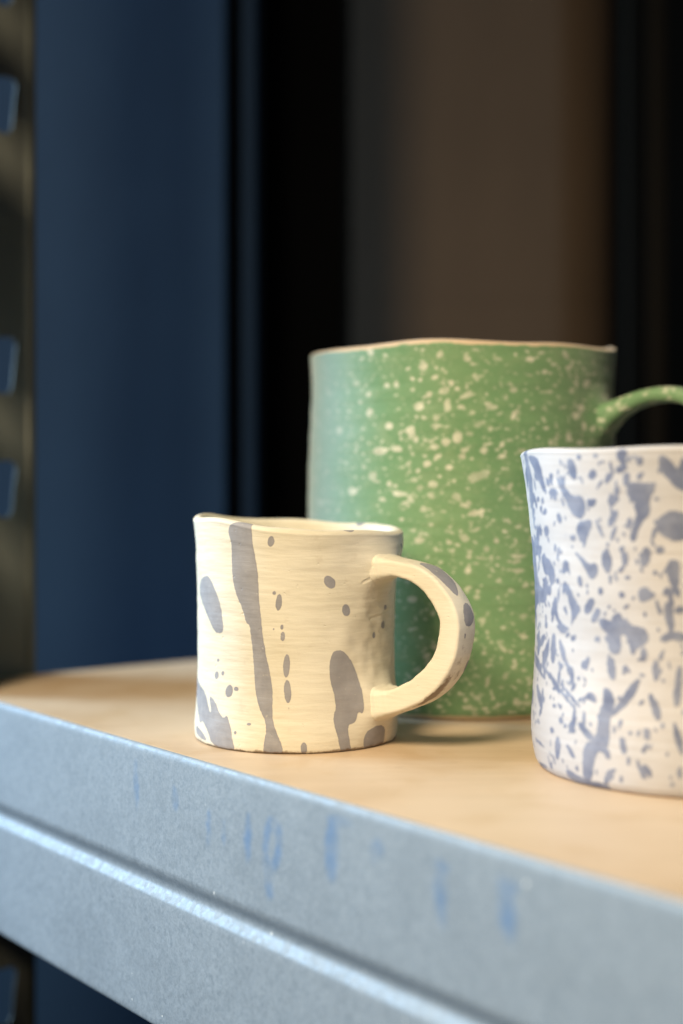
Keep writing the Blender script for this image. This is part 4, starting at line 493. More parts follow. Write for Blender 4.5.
def ceramic_blue():
    t=NT('blue_splashed_glaze'); v=t.coord()
    big=t.noise(v,25,3); med=t.noise(v,150,3,.6); fine=t.noise(v,700,2)
    base=t.mix(t.ramp(big,.3,.7),(.50,.495,.53),(.59,.575,.60))
    base=t.mix(t.ramp(med,.62,.75,0,.3),base,(.37,.39,.48))
    d=t.attr('marks'); d=t.math('ADD',t.math('SUBTRACT',d,.26),t.math('MULTIPLY',t.math('SUBTRACT',t.noise(v,380,4,.68),.5),1.5))
    m=t.ramp(d,.30,-.30)
    mk=t.mix(t.ramp(t.noise(v,110,3,.6),.33,.67),(.115,.145,.255),(.225,.255,.365))
    col=t.mix(t.math('MULTIPLY',m,.92),base,mk)
    foot=t.attr('foot'); col=t.mix(t.ramp(t.math('ADD',foot,t.math('MULTIPLY',t.math('SUBTRACT',med,.5),.8)),.6,.95,0,.7),col,(.45,.28,.2))
    return t.done(col,.5,t.bump(t.math('ADD',med,t.math('MULTIPLY',m,.25)),.0003,.6),spec=.4)

def galvanised():
    t=NT('galvanised_steel'); v=t.coord()
    vo=t.new('ShaderNodeTexVoronoi'); vo.inputs['Scale'].default_value=480; t.link(v,vo.inputs['Vector'])
    vo.inputs['Randomness'].default_value=1
    sp=t.new('ShaderNodeSeparateColor'); t.link(vo.outputs['Color'],sp.inputs[0])
    n1=t.noise(v,620,4,.68,1.); n2=t.noise(v,30,3); n3=t.noise(v,130,4,.65,1.)
    base=t.mix(t.ramp(n1,.3,.7),(.225,.275,.335),(.315,.37,.44))
    base=t.mix(t.math('MULTIPLY',sp.outputs[0],.22),base,(.36,.41,.46))
    base=t.mix(t.ramp(n3,.5,.75,0,.30),base,(.19,.235,.285))
    base=t.mix(t.ramp(n2,.4,.7,0,.3),base,(.19,.23,.28))
    sv=t.new('ShaderNodeMapping'); sv.inputs['Rotation'].default_value=(0,0,math.radians(52.2)); sv.inputs['Scale'].default_value=(1,1,12); t.link(v,sv.inputs['Vector'])
    scr=t.ramp(t.noise(sv.outputs['Vector'],70,3,.7,2.),.70,.74,0,.35); base=t.mix(scr,base,(.42,.48,.54))
    gr=t.ramp(t.noise(v,14,4,.6),.56,.75,0,.30); base=t.mix(gr,base,(.16,.19,.215))
    fl=t.ramp(t.noise(v,260,1),.80,.83); base=t.mix(fl,base,(.85,.87,.88))
    ink=t.attr('ink'); d=t.math('ADD',ink,t.math('MULTIPLY',t.math('SUBTRACT',t.noise(v,160,4,.65),.5),4.5))
    m=t.math('MULTIPLY',t.ramp(d,1.6,-1.2),t.ramp(t.noise(v,90,2),.3,.7,.08,.52))
    base=t.mix(m,base,(.06,.19,.44))
    r=t.ramp(t.math('ADD',t.math('MULTIPLY',sp.outputs[1],.4),t.math('MULTIPLY',n1,.6)),.2,.8,.55,.74)
    return t.done(base,r,t.bump(t.math('ADD',n1,t.math('MULTIPLY',sp.outputs[2],.4)),.00005,.5),metal=.22)

def plywood():
    t=NT('plywood'); v=t.coord((1,9,9),(0,0,math.radians(-52.2))); w=t.coord()
    g=t.noise(v,14,5,.6,.6); f=t.noise(v,90,3,.6); b=t.noise(w,9,3); s=t.noise(w,55,4,.65)
    gg=t.math('ADD',t.math('MULTIPLY',g,.35),t.math('MULTIPLY',b,.65)); base=t.mix(t.ramp(gg,.35,.65),(.53,.385,.25),(.64,.48,.335))
    pore=t.ramp(t.noise(w,420,3,.7),.62,.74,0,.35); base=t.mix(pore,base,(.36,.25,.16)); bl=t.ramp(t.noise(w,24,4,.6,.8),.50,.70,0,.6); base=t.mix(bl,base,(.50,.33,.17)); sc_=t.coord((1,14,14),(0,0,math.radians(-20))); base=t.mix(t.ramp(t.noise(sc_,40,3,.7,1.5),.68,.73,0,.4),base,(.70,.56,.42)); base=t.mix(t.ramp(t.noise(w,800,1),.76,.80,0,.5),base,(.22,.15,.10))
    base=t.mix(t.ramp(f,.5,.75,0,.2),base,(.42,.31,.21))
    base=t.mix(t.ramp(b,.35,.65,0,.4),base,(.64,.52,.40))
    base=t.mix(t.ramp(s,.62,.8,0,.4),base,(.40,.29,.19))
    return t.done(base,.5,t.bump(t.math('ADD',g,f),.0003,.5),spec=.45)

def painted(name,c1,c2,rough,scale=6,bump=.0006,spec=.4,metal=0.):
    t=NT(name); v=t.coord((1,1,.5)); n=t.noise(v,scale,3); f=t.noise(t.coord(),scale*25,3)
    col=t.mix(t.ramp(n,.3,.7),c1,c2)
    return t.done(col,rough,t.bump(f,bump,.4),spec=spec,metal=metal)

CREAM=ceramic_cream(); GREEN=ceramic_green(); BLUE=ceramic_blue(); STEEL=galvanised(); WOOD=plywood()

# ------------------------------------------------------------------ thrown pottery body
def make_body(name, m, mat, root, loc, nth, cell, lip_r, wall, marks, ridge, seed, marks_fn=None, warp=None, creases=(), foot_h=.0022):
    h=m['h']; rows=[]                       # (kind, v, z or arc)
    nz=int((h-lip_r)/cell)
    zl=[0,.0004,.0009,.0015]+list(np.linspace(.0022,h-lip_r,nz))
    rows=[('foot',-.004,k) for k in (0.,.5,.93)]   # under the base, as fraction of the radius
    rows+= [('out',z,z) for z in zl]
    na=14
    rows+= [('lip',h-lip_r+lip_r*PI*(k+1)/na,PI*(k+1)/na) for k in range(na)]
    zi=list(np.linspace(h-lip_r-.002,wall+.006,60))
    vend=h-lip_r+lip_r*PI
    rows+= [('in',vend+(h-lip_r-z),z) for z in zi]
    rows+= [('floor',vend+h+.01*k,k) for k in (.97,.85,.5,0.)]
    U=np.arange(nth)/nth; TH=U*2*PI-PI
    zsc=np.array([zs(m,t) for t in TH])
    pr=lambda z: prof(m,z)
    P=np.zeros((len(rows),nth,3)); V=np.array([r[1] for r in rows]); foot=np.zeros((len(rows),nth)); lip=np.zeros((len(rows),nth))
    def disp(v):
        vv=np.full(nth,v)
        d=ridge*(smooth_noise(U,vv,7,.0045,seed)*.8+smooth_noise(U,vv,14,.0016,seed+1)*.45+smooth_noise(U,vv,40,.0008,seed+2)*.18)
        d+=ridge*3.2*smooth_noise(U,vv,6,.025,seed+3)+ridge*1.0*smooth_noise(U,vv,24,.008,seed+5)
        if warp is not None: d=d+warp(TH,vv)
        return d
    rb=.0011
    for i,(k,v,a) in enumerate(rows):
        if k=='foot':
            r=np.full(nth,pr(0)-rb*.9)*a; z=np.full(nth,.0006 if a<.9 else .0001)
        elif k=='out':
            r=pr(a)+disp(a)
            if a<rb: r=r-rb*(1-math.sqrt(max(0,1-(1-a/rb)**2)))*1.0+0*r
            z=a*zsc+np.where(a<.0005,0,0)
            foot[i]=max(0,1-a/foot_h)
        elif k=='lip':
            r=pr(h)-lip_r+(disp(h-lip_r)*max(0,math.cos(a/2)))+lip_r*math.cos(a)
            wob=1+.25*smooth_noise(U,np.full(nth,0.),16,.01,seed+9)
            z=(h-lip_r)*zsc+lip_r*math.sin(a)*wob; lip[i]=math.sin(a)**.5 if a<PI/2 else 1.
        elif k=='in':
            r=pr(a)-wall*1.0-(0 if a>.03 else (.03-a)*.25)+smooth_noise(U,np.full(nth,a),8,.006,seed+7)*ridge
            f=(h-lip_r-a)/.01; f=min(1,max(0,f)); r=r*f+(pr(h)-2*lip_r)*(1-f); z=a*zsc; lip[i]=1-min(1,f)
        else:
            r=np.full(nth,(pr(.01)-wall-.008)*a); z=np.full(nth,wall+.003)
        P[i,:,0]=m['c'][0]+r*np.cos(TH); P[i,:,1]=m['c'][1]+r*np.sin(TH); P[i,:,2]=z
    if 'strap' in m:
        kd,hp,hn,kf=m['strap']
        for i,(k,v,a) in enumerate(rows):
            if k not in('out','lip') or (k=='lip' and a>PI/2): continue
            for j in range(nth):
                p=P[i,j]; co,ix,dist=kd.find(p)
                if dist>=kf: continue
                if np.dot(p-hp[ix],hn[ix])<0: dist=0
                g=(kf-dist)**2/(4*kf)*(1 if k=='out' else math.cos(a))
                if k=='out': g*=min(1,v/.006)
                P[i,j,0]+=g*math.cos(TH[j]); P[i,j,1]+=g*math.sin(TH[j])
    R=float(np.mean([pr(z) for z in zl]))
    field=np.full((len(rows),nth),4.0); Umm=TH*R*1000; Vmm=V*1000
    Vmm[:3]=-50-np.arange(3)        # the underside carries no marks
    for poly in marks:
        q=chaikin(poly,1); q[:,0]=np.radians(q[:,0])*R*1000
        for turn in (0,2*PI*R*1000): stamp(field,Umm,Vmm,q+np.array([turn,0]),1.2)
    if marks_fn: marks_fn(field,Umm,Vmm,R*1000)
    crease=np.full((len(rows),nth),4.0)
    for poly in creases:
        q=np.array(poly,float); q[:,0]=np.radians(q[:,0])*R*1000; stamp(crease,Umm,Vmm,q,1.5)
    dl=np.abs((TH-math.radians(-180)+PI)%(2*PI)-PI); cool_light_tint=np.repeat(np.clip(1.25-dl/math.radians(62),0,1)[None,:],len(rows),0)  # mask for the painted cool light, strongest facing left
    verts=P.reshape(-1,3); n=nth; faces=[]
    for i in range(len(rows)-1):
        a=i*n; b=a+n
        faces+=[(a+j,a+(j+1)%n,b+(j+1)%n,b+j) for j in range(n)]
    return mesh_obj(name,local(verts,loc),faces,mat,root,attr={'marks':field,'foot':foot,'lip':lip,'crease':crease,'cool_light_tint':cool_light_tint})

# ------------------------------------------------------------------ pulled handle
def catmull(pts, n):
    p=np.array(pts,float); p=np.vstack([2*p[0]-p[1],p,2*p[-1]-p[-2]]); out=[]
    for i in range(1,len(p)-2):
        for k in range(n):
            t=k/n; a,b,c,d=p[i-1],p[i],p[i+1],p[i+2]
            out.append(.5*((2*b)+(-a+c)*t+(2*a-5*b+4*c-d)*t*t+(-a+3*b-3*c+d)*t**3))
    out.append(p[-2]); return np.array(out)
def make_handle(name, m, phi, path, mat, root, loc, marks, corner, seed, rough=.00016, fillet=.012, wear_shade=None):
    """path rows: rho, z, thickness, width  (strap swept in a vertical plane through the mug axis)"""
    C=catmull(path,16); n=len(C); K=96
    for _ in range(90): C[1:-1]=C[1:-1]*.5+(C[:-2]+C[2:])*.25
    rad=np.array([math.cos(phi),math.sin(phi),0]); tan=np.array([-math.sin(phi),math.cos(phi),0])
    D=np.gradient(C[:,:2],axis=0); D/=np.linalg.norm(D,axis=1)[:,None]
    seg=np.linalg.norm(np.diff(C[:,:2],axis=0),axis=1); S=np.concatenate([[0],np.cumsum(seg)])
    verts=np.zeros((n,K,3)); B=np.zeros((n,K))
    for i in range(n):
        nrm=np.array([-D[i,1],D[i,0]])            # outward side of the loop
        rho,z,th,w=C[i]; cr=corner
        hw,ht=w/2-cr,th/2-cr; arc=PI*cr/2
        segs=[hw,arc,2*ht,arc,2*hw,arc,2*ht,arc,hw]; tot=sum(segs)
        for k in range(K):
            q=((k/K+.5)%1.0-.5)*tot                # 0 = middle of the outer face
            B[i,k]=q*1000; sg=1 if q>=0 else -1; a=abs(q)
            if a<=hw: b,o=a,th/2+.0005*(1-(a/hw)**2)
            elif a<=hw+arc: g=(a-hw)/cr; b,o=hw+cr*math.sin(g),ht+cr*math.cos(g)
            elif a<=hw+arc+2*ht: b,o=w/2,ht-(a-hw-arc)
            elif a<=hw+2*arc+2*ht: g=(a-hw-arc-2*ht)/cr; b,o=hw+cr*math.cos(g),-ht-cr*math.sin(g)
            else: b,o=hw-(a-hw-2*arc-2*ht),-th/2
            b*=sg
            o+=rough*float(smooth_noise(k/K,S[i],6,.004,seed))+rough*.4*float(smooth_noise(k/K,S[i],18,.0015,seed+1))
            b+=rough*1.5*float(smooth_noise(k/K,S[i],5,.006,seed+3))
            q=rad*(rho+nrm[0]*o)+tan*b
            verts[i,k]=(m['c'][0]+q[0],m['c'][1]+q[1],z+nrm[1]*o)
    Smm=S*1000; f=np.full((n,K),4.)
    # marks in (distance along the strap mm, across it mm), outer face only
    SS=np.repeat(Smm[:,None],K,1)
    for poly in marks:
        q=chaikin(poly,1); lo,hi=q.min(0)-1.2,q.max(0)+1.2
        sel=(SS>lo[0])&(SS<hi[0])&(B>lo[1])&(B<hi[1])
        if sel.any(): f[sel]=np.minimum(f[sel],poly_dist(SS[sel],B[sel],q))
    faces=[(i*K+j,(i+1)*K+j,(i+1)*K+(j+1)%K,i*K+(j+1)%K) for i in range(n-1) for j in range(K)]
    faces+=[tuple(range(K)),tuple((n-1)*K+j for j in range(K))[::-1]]
    # where strap and wall come near each other both swell into one fillet (smooth union)
    tmp=bpy.data.meshes.new('strap'); tmp.from_pydata([tuple(v) for v in verts.reshape(-1,3)],[],faces); tmp.update()
    nor=np.array([tuple(v.normal) for v in tmp.vertices]); pos=verts.reshape(-1,3).copy(); bpy.data.meshes.remove(tmp)
    kd=KDTree(len(pos))
    for a,p in enumerate(pos): kd.insert(p,a)
    kd.balance(); m['strap']=(kd,pos,nor,fillet)
    for a,p in enumerate(pos):
        dw=math.hypot(p[0]-m['c'][0],p[1]-m['c'][1])-prof(m,p[2]); dw=max(0,dw)
        if dw<fillet: verts.reshape(-1,3)[a]+=nor[a]*(fillet-dw)**2/(4*fillet)*(1+.12*math.sin(a*.013))
    z0=np.zeros((n,K)); wn=wear_shade(SS,B) if wear_shade else z0
    return mesh_obj(name,local(verts.reshape(-1,3),loc),faces,mat,root,attr={'marks':f,'foot':wn,'lip':z0,'crease':z0+4,'along':np.repeat(Smm[:,None],K,1),'around':B})
def poly_dist(X, Y, poly):
    n=len(poly); d2=np.full(X.shape,1e9); ins=np.zeros(X.shape,bool)
    for k in range(n):
        ax,ay=poly[k]; bx,by=poly[(k+1)%n]; ex,ey=bx-ax,by-ay; L=ex*ex+ey*ey+1e-12
        t=np.clip(((X-ax)*ex+(Y-ay)*ey)/L,0,1); d2=np.minimum(d2,(X-ax-t*ex)**2+(Y-ay-t*ey)**2)
        c=((ay>Y)!=(by>Y)); xi=ax+(Y-ay)/(by-ay if by!=ay else 1e-9)*ex; ins^=c&(X<xi)
    d=np.sqrt(d2); d[ins]*=-1; return d

# ------------------------------------------------------------------ cream mug
m=MUG['cream']; loc=(m['c'][0],m['c'][1],0)
root=empty('mug',loc,'small cream mug with grey drips and spots, handle to the right, at the shelf edge','mug')
PHI=math.radians(-35)
def cream_back(field,U,V,R):
    rng=random.Random(5)
    for k in range(16):
        th=rng.uniform(5,165); x=math.radians(th)*R; y=rng.uniform(4,76)
        stamp(field,U,V,chaikin(blob(rng,x,y,rng.uniform(.6,2.2),rng.uniform(1,6),rng.uniform(-.2,.2))),1.2)
    for th,w in ((60,3),(100,4),(140,2.5)):
        x=math.radians(th)*R; stamp(field,U,V,chaikin(np.array([(x-w,84),(x+w,84),(x+w*.6,50),(x+w*.9,20),(x,8),(x-w*.7,25),(x-w*.5,55)]),2),1.2)
    a=math.radians(47)*R; stamp(field,U,V,chaikin(np.array([(a-3.2,82.5),(a+2.6,82.5),(a+2.2,88),(a-2.8,88)]),1),1.2)
    # thin streak inside the rim
def cream_warp(TH,v):
    # clay drawn out towards the handle roots, a dent below the top one
    dt=(TH-PHI+PI)%(2*PI)-PI; z=v
    w=.0026*np.exp(-((TH+.22)/.45)**2)*np.exp(-((z-.0775)/.0085)**2)
    w-=.0007*np.exp(-(dt/.45)**2)*np.exp(-((z-.043)/.018)**2)
    near=np.exp(-(dt/.55)**2)*np.exp(-((z-.035)/.028)**2)
    w+=near*(.00045*smooth_noise(TH/(2*PI),v,46,.010,77)+.0003*smooth_noise(TH/(2*PI),v,60,.004,78))
    return w
def near_px(x,y,c,phi,w,H=.101,F=1423.,CX=341.5,HY=480.):
    """where the photographed side face of a handle lies: (rho, z) in the handle's own plane"""
    mm=(x-CX)/F; sx,cx=math.sin(phi),math.cos(phi)
    ox,oy=c[0]+sx*w/2,c[1]-cx*w/2
    rho=(mm*oy-ox)/(cx-mm*sx); Dp=oy+rho*sx
    return rho, H-(y-HY)/F*Dp
def handle_wear_shade(S,B):  # brown wear, spread wider to paint shade on the lower outer face
    g=lambda x,c,s: np.exp(-((x-c)/s)**2)
    return .80*g(S,77,12)*g(B,-4.6,2.2)+.62*g(S,68,20)*g(B,0,6.)
HP=[(.0335,.0668,.0060,.0125),(.0385,.0672,.0060,.0125)]
for x,y,th,w in ((384,567.5,.0060,.0126),(403,570.5,.0060,.0128),(419,577,.0068,.0132),(434,591,.0074,.0128),(445,608,.0080,.0126),(449,624,.0084,.0126),(446.5,650,.0088,.0126),(437,671,.0090,.0128),(420,689,.0094,.0132),(402,698,.0088,.0132),(386,704,.0085,.0130)):
    r,z=near_px(x,y,m['c'],PHI,w); HP.append((r,z,th,w))
HP+=[(.0385,.0165,.0080,.0125),(.0335,.0163,.0080,.0125)]
make_handle('handle',m,PHI,HP,CREAM,root,loc,HANDLE_MARKS,.0012,31,wear_shade=handle_wear_shade)
make_body('body',m,CREAM,root,loc,640,.0004,.0023,.0046,CREAM_MARKS,.00012,11,cream_back,cream_warp,CREASE_LINES,.0028)

# ------------------------------------------------------------------ green mug
m=MUG['green']; loc=(m['c'][0],m['c'][1],0)
root=empty('mug',loc,'tall green mug with pale cream speckles, standing behind the other two','mug')
def green_specks(field,U,V,R):
    rng=random.Random(8)
    for k in range(9500):
        th=rng.uniform(-180,180); x=math.radians(th)*R; y=rng.uniform(3,158)
        if -150<th<-25 and rng.random()<.22: continue
        s=rng.choice((.18,.22,.27,.32,.37,.45,.55,.7)) * (1 if -150<th<-30 else rng.choice((1,1.6)))
        stamp(field,U,V,blob(rng,x,y,s*rng.uniform(.9,2.2),s*rng.uniform(.7,1.2),rng.uniform(-.5,.5),.35,9),.7)
PG=math.radians(-33)
GP=[(.0640,.1235,.009,.016),(.0695,.1255,.0085,.016),(.0765,.1310,.0080,.0150),(.0875,.1362,.0064,.013),(.1000,.1380,.0064,.013),(.1120,.1355,.0068,.013),(.1210,.126,.0088,.015),(.1250,.110,.0090,.015),(.1235,.090,.0092,.015),(.1150,.070,.0095,.015),(.1000,.054,.010,.0155),(.0850,.045,.011,.017),(.0720,.042,.012,.017),(.0650,.041,.012,.017)]
rg=random.Random(3); gm=[blob(rg,rg.uniform(5,210),rg.uniform(-23,23),rg.uniform(.5,1.8),rg.uniform(.4,1.3),0,.3,9) for _ in range(700)]
make_handle('handle',m,PG,GP,GREEN,root,loc,gm,.0030,41)
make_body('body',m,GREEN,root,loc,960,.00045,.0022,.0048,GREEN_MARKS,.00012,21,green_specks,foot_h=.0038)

# ------------------------------------------------------------------ blue and white cup
m=MUG['blue']; loc=(m['c'][0],m['c'][1],0)
root=empty('cup',loc,'white cup splashed with blue shards, nearest the right edge of the shelf','cup')
def blue_shards(field,U,V,R):
    rng=random.Random(17)
    for k in range(330):
        th=rng.uniform(-86,205); x=math.radians(th if th<180 else th-360)*R; y=rng.uniform(3,108)
        L=rng.choice((1,1.5,2,3,4,6)); w=L*rng.uniform(.25,.6); rot=rng.gauss(1.4,.45)
        stamp(field,U,V,chaikin(blob(rng,x,y,L,w,rot,.45,8),1),1.2)
    for k in range(160):
        th=rng.uniform(-180,-85); stamp(field,U,V,blob(rng,math.radians(th)*R,rng.uniform(4,108),rng.uniform(.15,.4),rng.uniform(.3,.8),rng.gauss(0,.3),.3,8),.7)
    for k in range(230):
        th=rng.uniform(-180,-85); L=rng.choice((.5,.7,1,1.4,2)); stamp(field,U,V,chaikin(blob(rng,math.radians(th)*R,rng.uniform(5,109),L,L*rng.uniform(.25,.55),rng.gauss(1.45,.5),.45,8),1),1.2)
    for th in np.arange(-78,178,9.):      # blue wash along the inner edge of the rim
        if rng.random()<.7: stamp(field,U,V,blob(rng,math.radians(th)*R,112+rng.uniform(-.5,1.5),rng.uniform(2,6),rng.uniform(.8,1.8),0,.3,10),1.2)
make_body('body',m,BLUE,root,loc,880,.0004,.0018,.0042,BLUE_MARKS,.00014,51,blue_shards)

# ------------------------------------------------------------------ shelving unit
E=np.array([.6125,-.7904,0]); N=np.array([-.7904,-.6125,0]); P0=np.array([-.1547,.6445,0])
S0=-.079                                     # the corner post
corner=P0+E*S0
shelf=empty('storage_shelf',(float(corner[0]),float(corner[1]),0),'galvanised steel storage shelf with plywood top, carrying the pottery','shelf')
SL=shelf.location
def W(s,o,z): q=P0+E*s+N*o; return (q[0]-SL[0],q[1]-SL[1],z)
# plywood sheet: a grid so its edge can be eased
def board():
    bm=bmesh.new(); s0,s1,d0,d1=S0+.002,.95,-.0006,-.42
    pr=[(d0-.0012,-.0008+.0008),(d0-.0003,-.0005),(d0,-.0012),(d0,-.016)]
    top=[]
    d0-=.0005; prof2=[(d1,-.016),(d1,-.0002),(d0-.10,0.0),(d0-.0014,0.0),(d0-.0005,-.0004),(d0,-.0014),(d0,-.016)]
    verts=[];faces=[]; n=len(prof2)
    for s in (s0,s1):
        verts+=[W(s,o,z) for o,z in prof2]
    faces=[(i,(i+1)%n,n+(i+1)%n,n+i) for i in range(n)]
    faces+=[tuple(range(n))[::-1],tuple(range(n,2*n))]
    bm.free()
    return mesh_obj('shelf_board',verts,faces,WOOD,shelf,smooth=False)
board()
def rail_profile():
    p=[(.0002,-.010),(.0002,-.0006),(.0006,.0006),(.0012,.0011),(.0019,.0010),(.0025,.0005),(.0029,-.0004),(.0030,-.0016)]
    z=-.0016
    while z>-.0425: z-=.0011; p.append((.0030,z))
    # rolled groove
    for k in range(1,25):
        t=k/24; zz=-.0430-.0118*t
        if t<.60: d=(1-math.cos(PI*t/.60))/2
        else: d=(1+math.cos(PI*(t-.60)/.40))/2
        p.append((.0030-.0025*d,zz))
    z=-.0548
    while z>-.0990: z-=.0018; p.append((.0030,z))
    p+=[(.0029,-.1014),(.0025,-.1024),(.0017,-.1030),(.0006,-.1032),(-.010,-.1032),(-.0105,-.1020),(-.0100,-.1015),(.0002,-.1015),(.0010,-.1002),(.0010,-.060),(-.0042,-.050),(.0010,-.041),(.0010,-.016)]
    return p
def rail():
    rp=rail_profile(); n=len(rp); ss=np.arange(S0+.003,.46,.0012); ss=np.concatenate([ss,[.95]])
    verts=[W(s,o,z) for s in ss for o,z in rp]; m_=len(ss)
    zz=np.array([z*1000 for o,z in rp]); f=np.full((n,m_),9.)
    front=np.array([o>=.0029 for o,z in rp])
    zz2=np.where(front,zz,-500-np.arange(n))
    for poly in INK_MARKS: stamp(f,ss*1000,zz2,chaikin(poly,1),3.)
    faces=[(i*n+j,(i+1)*n+j,(i+1)*n+(j+1)%n,i*n+(j+1)%n) for i in range(m_-1) for j in range(n)]
    faces+=[tuple(range(n)),tuple((m_-1)*n+j for j in range(n))[::-1]]
    return mesh_obj('front_rail',verts,faces,STEEL,shelf,attr={'ink':f.T})
rail()
def box_pts(pts4,z0,z1):
    v=[(x,y,z0) for x,y in pts4]+[(x,y,z1) for x,y in pts4]
    return v,[(0,1,2,3)[::-1],(4,5,6,7),(0,1,5,4),(1,2,6,5),(2,3,7,6),(3,0,4,7)]
# end rail closing the left end of the board
q=[W(S0+.0015,-.002,0)[:2],W(S0-.0002,-.002,0)[:2],W(S0-.0002,-.42,0)[:2],W(S0+.0015,-.42,0)[:2]]
v,f=box_pts(q,-.1030,-.0010); mesh_obj('end_rail',v,f,STEEL,shelf,smooth=False)
# slotted corner post: L section, slots punched through both flanges
POST=painted('post_steel',(.105,.110,.100),(.15,.155,.14),.5,9,.0004,.4,.25)
def post():
    bm=bmesh.new(); th=.0010; z0,z1=-.62,.62; wd=.0522
    cents=[.1945-.0014,.0585+.1]; 
    slots=[]
    for zc in (POST_SLOTS): slots.append(zc)
    def flange(side):
        loops=[[(0,z0),(wd,z0),(wd,z1),(0,z1)]]
        for zc in slots:
            u0,u1,hh=.019,POST_SLOT_U,.0148
            pts=[(u0+.004,zc-hh*.7),(u1-.007,zc-hh),(u1-.004,zc-hh*.95),(u1-.0025,zc-hh*.75),(u1-.0012,zc+hh*.2),(u1,zc+hh*.75),(u1-.0015,zc+hh*.95),(u1-.004,zc+hh),(u0+.003,zc+hh*.9),(u0,zc+hh*.6),(u0,zc-hh*.4)]
            loops.append(pts)
        edges=[]; 
        for lp in loops:
            vs=[]
            for u,z in lp:
                p=(W(S0-.0022,.0-u,z) if side else W(S0-.0022+u,.0-.0002,z)); vs.append(bm.verts.new(p))
            edges+=[bm.edges.new((vs[i],vs[(i+1)%len(vs)])) for i in range(len(vs))]
        bmesh.ops.triangle_fill(bm,edges=edges,use_beauty=True)
    flange(True); flange(False)
    # rolled free edge
    me=bpy.data.meshes.new('upright'); bm.to_mesh(me); bm.free(); me.materials.append(POST)
    o=bpy.data.objects.new('upright',me); COL.objects.link(o); o.parent=shelf
    md=o.modifiers.new('thick','SOLIDIFY'); md.thickness=th; md.offset=0
    b=o.modifiers.new('ease','BEVEL'); b.width=.0004; b.segments=2
    # the curled edge of the flange
    K=12; verts=[]
    for z in (z0,z1):
        for k in range(K):
            a=2*PI*k/K; verts.append(W(S0-.0022+.0022*math.cos(a),-wd-.0012+.0030*math.sin(a),z))
    faces=[(k,(k+1)%K,K+(k+1)%K,K+k) for k in range(K)]+[tuple(range(K))[::-1],tuple(range(K,2*K))]
    c=mesh_obj('rolled_edge',verts,faces,POST2,o)
POST2=painted('post_edge_steel',(.085,.088,.074),(.11,.112,.092),.45,9,.0004,.5,.35)
POST_SLOTS=[.256,.190+.1030-.1,.063+.0,-.0+.0]
POST_SLOTS=[SLOTZ(y) for y in (-16,110,367,489,866,990)]
post()

# ------------------------------------------------------------------ what stands behind
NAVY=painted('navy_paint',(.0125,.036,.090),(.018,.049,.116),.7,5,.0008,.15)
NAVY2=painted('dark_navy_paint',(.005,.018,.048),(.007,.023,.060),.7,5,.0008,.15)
BLACK=painted('near_black',(.001,.001,.0012),(.0015,.0015,.0018),.9,5,.0008,.03)
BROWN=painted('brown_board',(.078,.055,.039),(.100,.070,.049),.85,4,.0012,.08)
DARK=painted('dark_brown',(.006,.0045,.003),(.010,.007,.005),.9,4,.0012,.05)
FLOORM=painted('dark_floor',(.03,.027,.024),(.05,.044,.038),.7,4,.002,.3)
def slab(name,x0,x1,y0,y1,z0,z1,mat,parent=None,bev=.002):
    v,f=box_pts([(x0,y0),(x1,y0),(x1,y1),(x0,y1)],z0,z1)
    if parent: v=[(a-parent.location[0],b-parent.location[1],c-parent.location[2]) for a,b,c in v]
    o=mesh_obj(name,v,f,mat,parent,smooth=False)
    b=o.modifiers.new('ease','BEVEL'); b.width=bev; b.segments=3
    return o
DY=.955
X=lambda px,D: (px-341.5)/1423*D
door=empty('door',(X(130,DY),DY,-.9),'navy blue door leaf behind the shelf post','door')
slab('panel',-.34,X(226,DY),DY,DY+.035,-.9,1.0,NAVY,door,.0025)
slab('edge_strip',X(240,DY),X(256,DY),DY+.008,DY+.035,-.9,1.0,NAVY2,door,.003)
slab('gap_strip',X(226,DY)+.0004,X(239,DY)-.0004,DY+.016,DY+.035,-.9,1.0,BLACK,door,.001)  # near-black strip set back in the gap beside the panel
fr=slab('door_jamb',X(258,1.02),X(352,1.02)-.006,1.03,1.09,-.9,1.0,BLACK); fr['label']='black door jamb between the navy door and the brown board'; fr['category']='door jamb'
bd=empty('wooden_board',(X(480,1.2),1.2,-.9),'tall dark brown board with a faint seam, standing upright behind the green mug','board')
bx0,bx1=X(352,1.2),X(611,1.2); zseam=.101+(480-300)/1423*1.2
def sheet(name,z0,z1,y0):
    pts=[(bx0,y0+.015),(bx0,y0)]; r=.060; xc=bx1+.012-r
    pts+=[(bx0+(xc-bx0)*k/6,y0) for k in range(1,7)]
    pts+=[(xc+r*math.sin(PI/2*k/28),y0+r-r*math.cos(PI/2*k/28)) for k in range(1,29)]+[(xc+r,y0+.10),(bx0+.1,y0+.10)]  # right edge curved back, shaped so the board fades into dark
    n=len(pts); L=bd.location
    v=[(x-L[0],y-L[1],z-L[2]) for z in (z0,z1) for x,y in pts]
    f=[(k,(k+1)%n,n+(k+1)%n,n+k) for k in range(n)]+[tuple(range(n))[::-1],tuple(range(n,2*n))]
    o=mesh_obj(name,v,f,BROWN,bd,smooth=False)
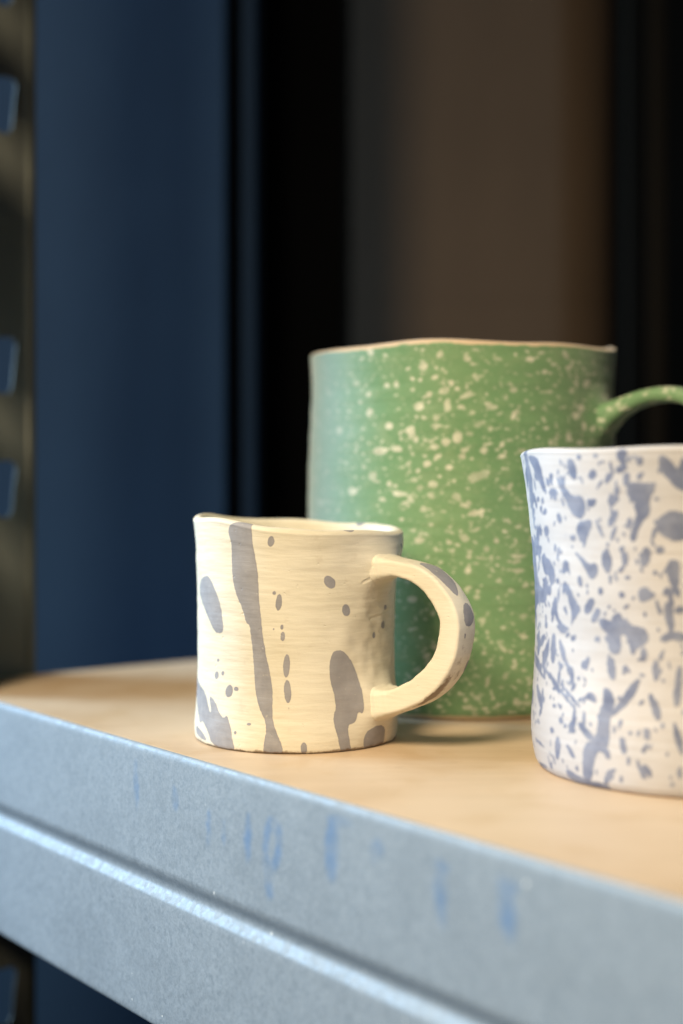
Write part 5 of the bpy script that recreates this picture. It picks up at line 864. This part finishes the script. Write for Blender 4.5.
sheet('upper_sheet',zseam+.0002,1.0,1.2); sheet('lower_sheet',-.9,zseam-.0002,1.1994)
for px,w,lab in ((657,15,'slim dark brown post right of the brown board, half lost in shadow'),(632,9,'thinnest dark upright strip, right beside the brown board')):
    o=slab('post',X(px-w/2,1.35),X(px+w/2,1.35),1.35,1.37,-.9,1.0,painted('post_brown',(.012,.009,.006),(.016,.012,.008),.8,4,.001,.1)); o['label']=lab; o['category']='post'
o=slab('back_wall',-2.5,2.5,1.9,1.95,-.9,1.6,DARK); o['kind']='structure'
v=[(-3,-1.5,-.9),(3,-1.5,-.9),(3,1.95,-.9),(-3,1.95,-.9)]
o=mesh_obj('floor',v,[(0,1,2,3)],FLOORM,None,False); o['kind']='structure'

# ------------------------------------------------------------------ light
w=bpy.data.worlds.new('World'); sc.world=w; w.use_nodes=True
bg=w.node_tree.nodes['Background']; bg.inputs[0].default_value=(.55,.65,.85,1); bg.inputs[1].default_value=WORLD
def area(name,loc,target,size,size_y,power,col,spread=180):
    l=bpy.data.lights.new(name,'AREA'); l.shape='RECTANGLE'; l.size=size; l.size_y=size_y; l.energy=power; l.color=col; l.spread=math.radians(spread)
    o=bpy.data.objects.new(name,l); COL.objects.link(o); o.location=loc
    o.rotation_euler=(Vector(target)-Vector(loc)).to_track_quat('-Z','Y').to_euler(); return o
for a in LIGHTS: area(*a)

# ------------------------------------------------------------------ camera
cd=bpy.data.cameras.new('camera'); cam=bpy.data.objects.new('camera',cd); COL.objects.link(cam); sc.camera=cam
cam.location=(0,0,.101); cam.rotation_euler=(PI/2,0,0)
cd.sensor_fit='AUTO'; cd.sensor_width=36; cd.lens=1423/1024*36; cd.shift_y=-32/1024
cd.clip_start=.01; cd.clip_end=50
cd.dof.use_dof=True; cd.dof.focus_distance=.522; cd.dof.aperture_fstop=FSTOP; cd.dof.aperture_blades=0
sc.view_settings.view_transform='Standard'; sc.view_settings.look='None'; sc.view_settings.exposure=0
sc.render.engine='CYCLES'; sc.cycles.use_denoising=True
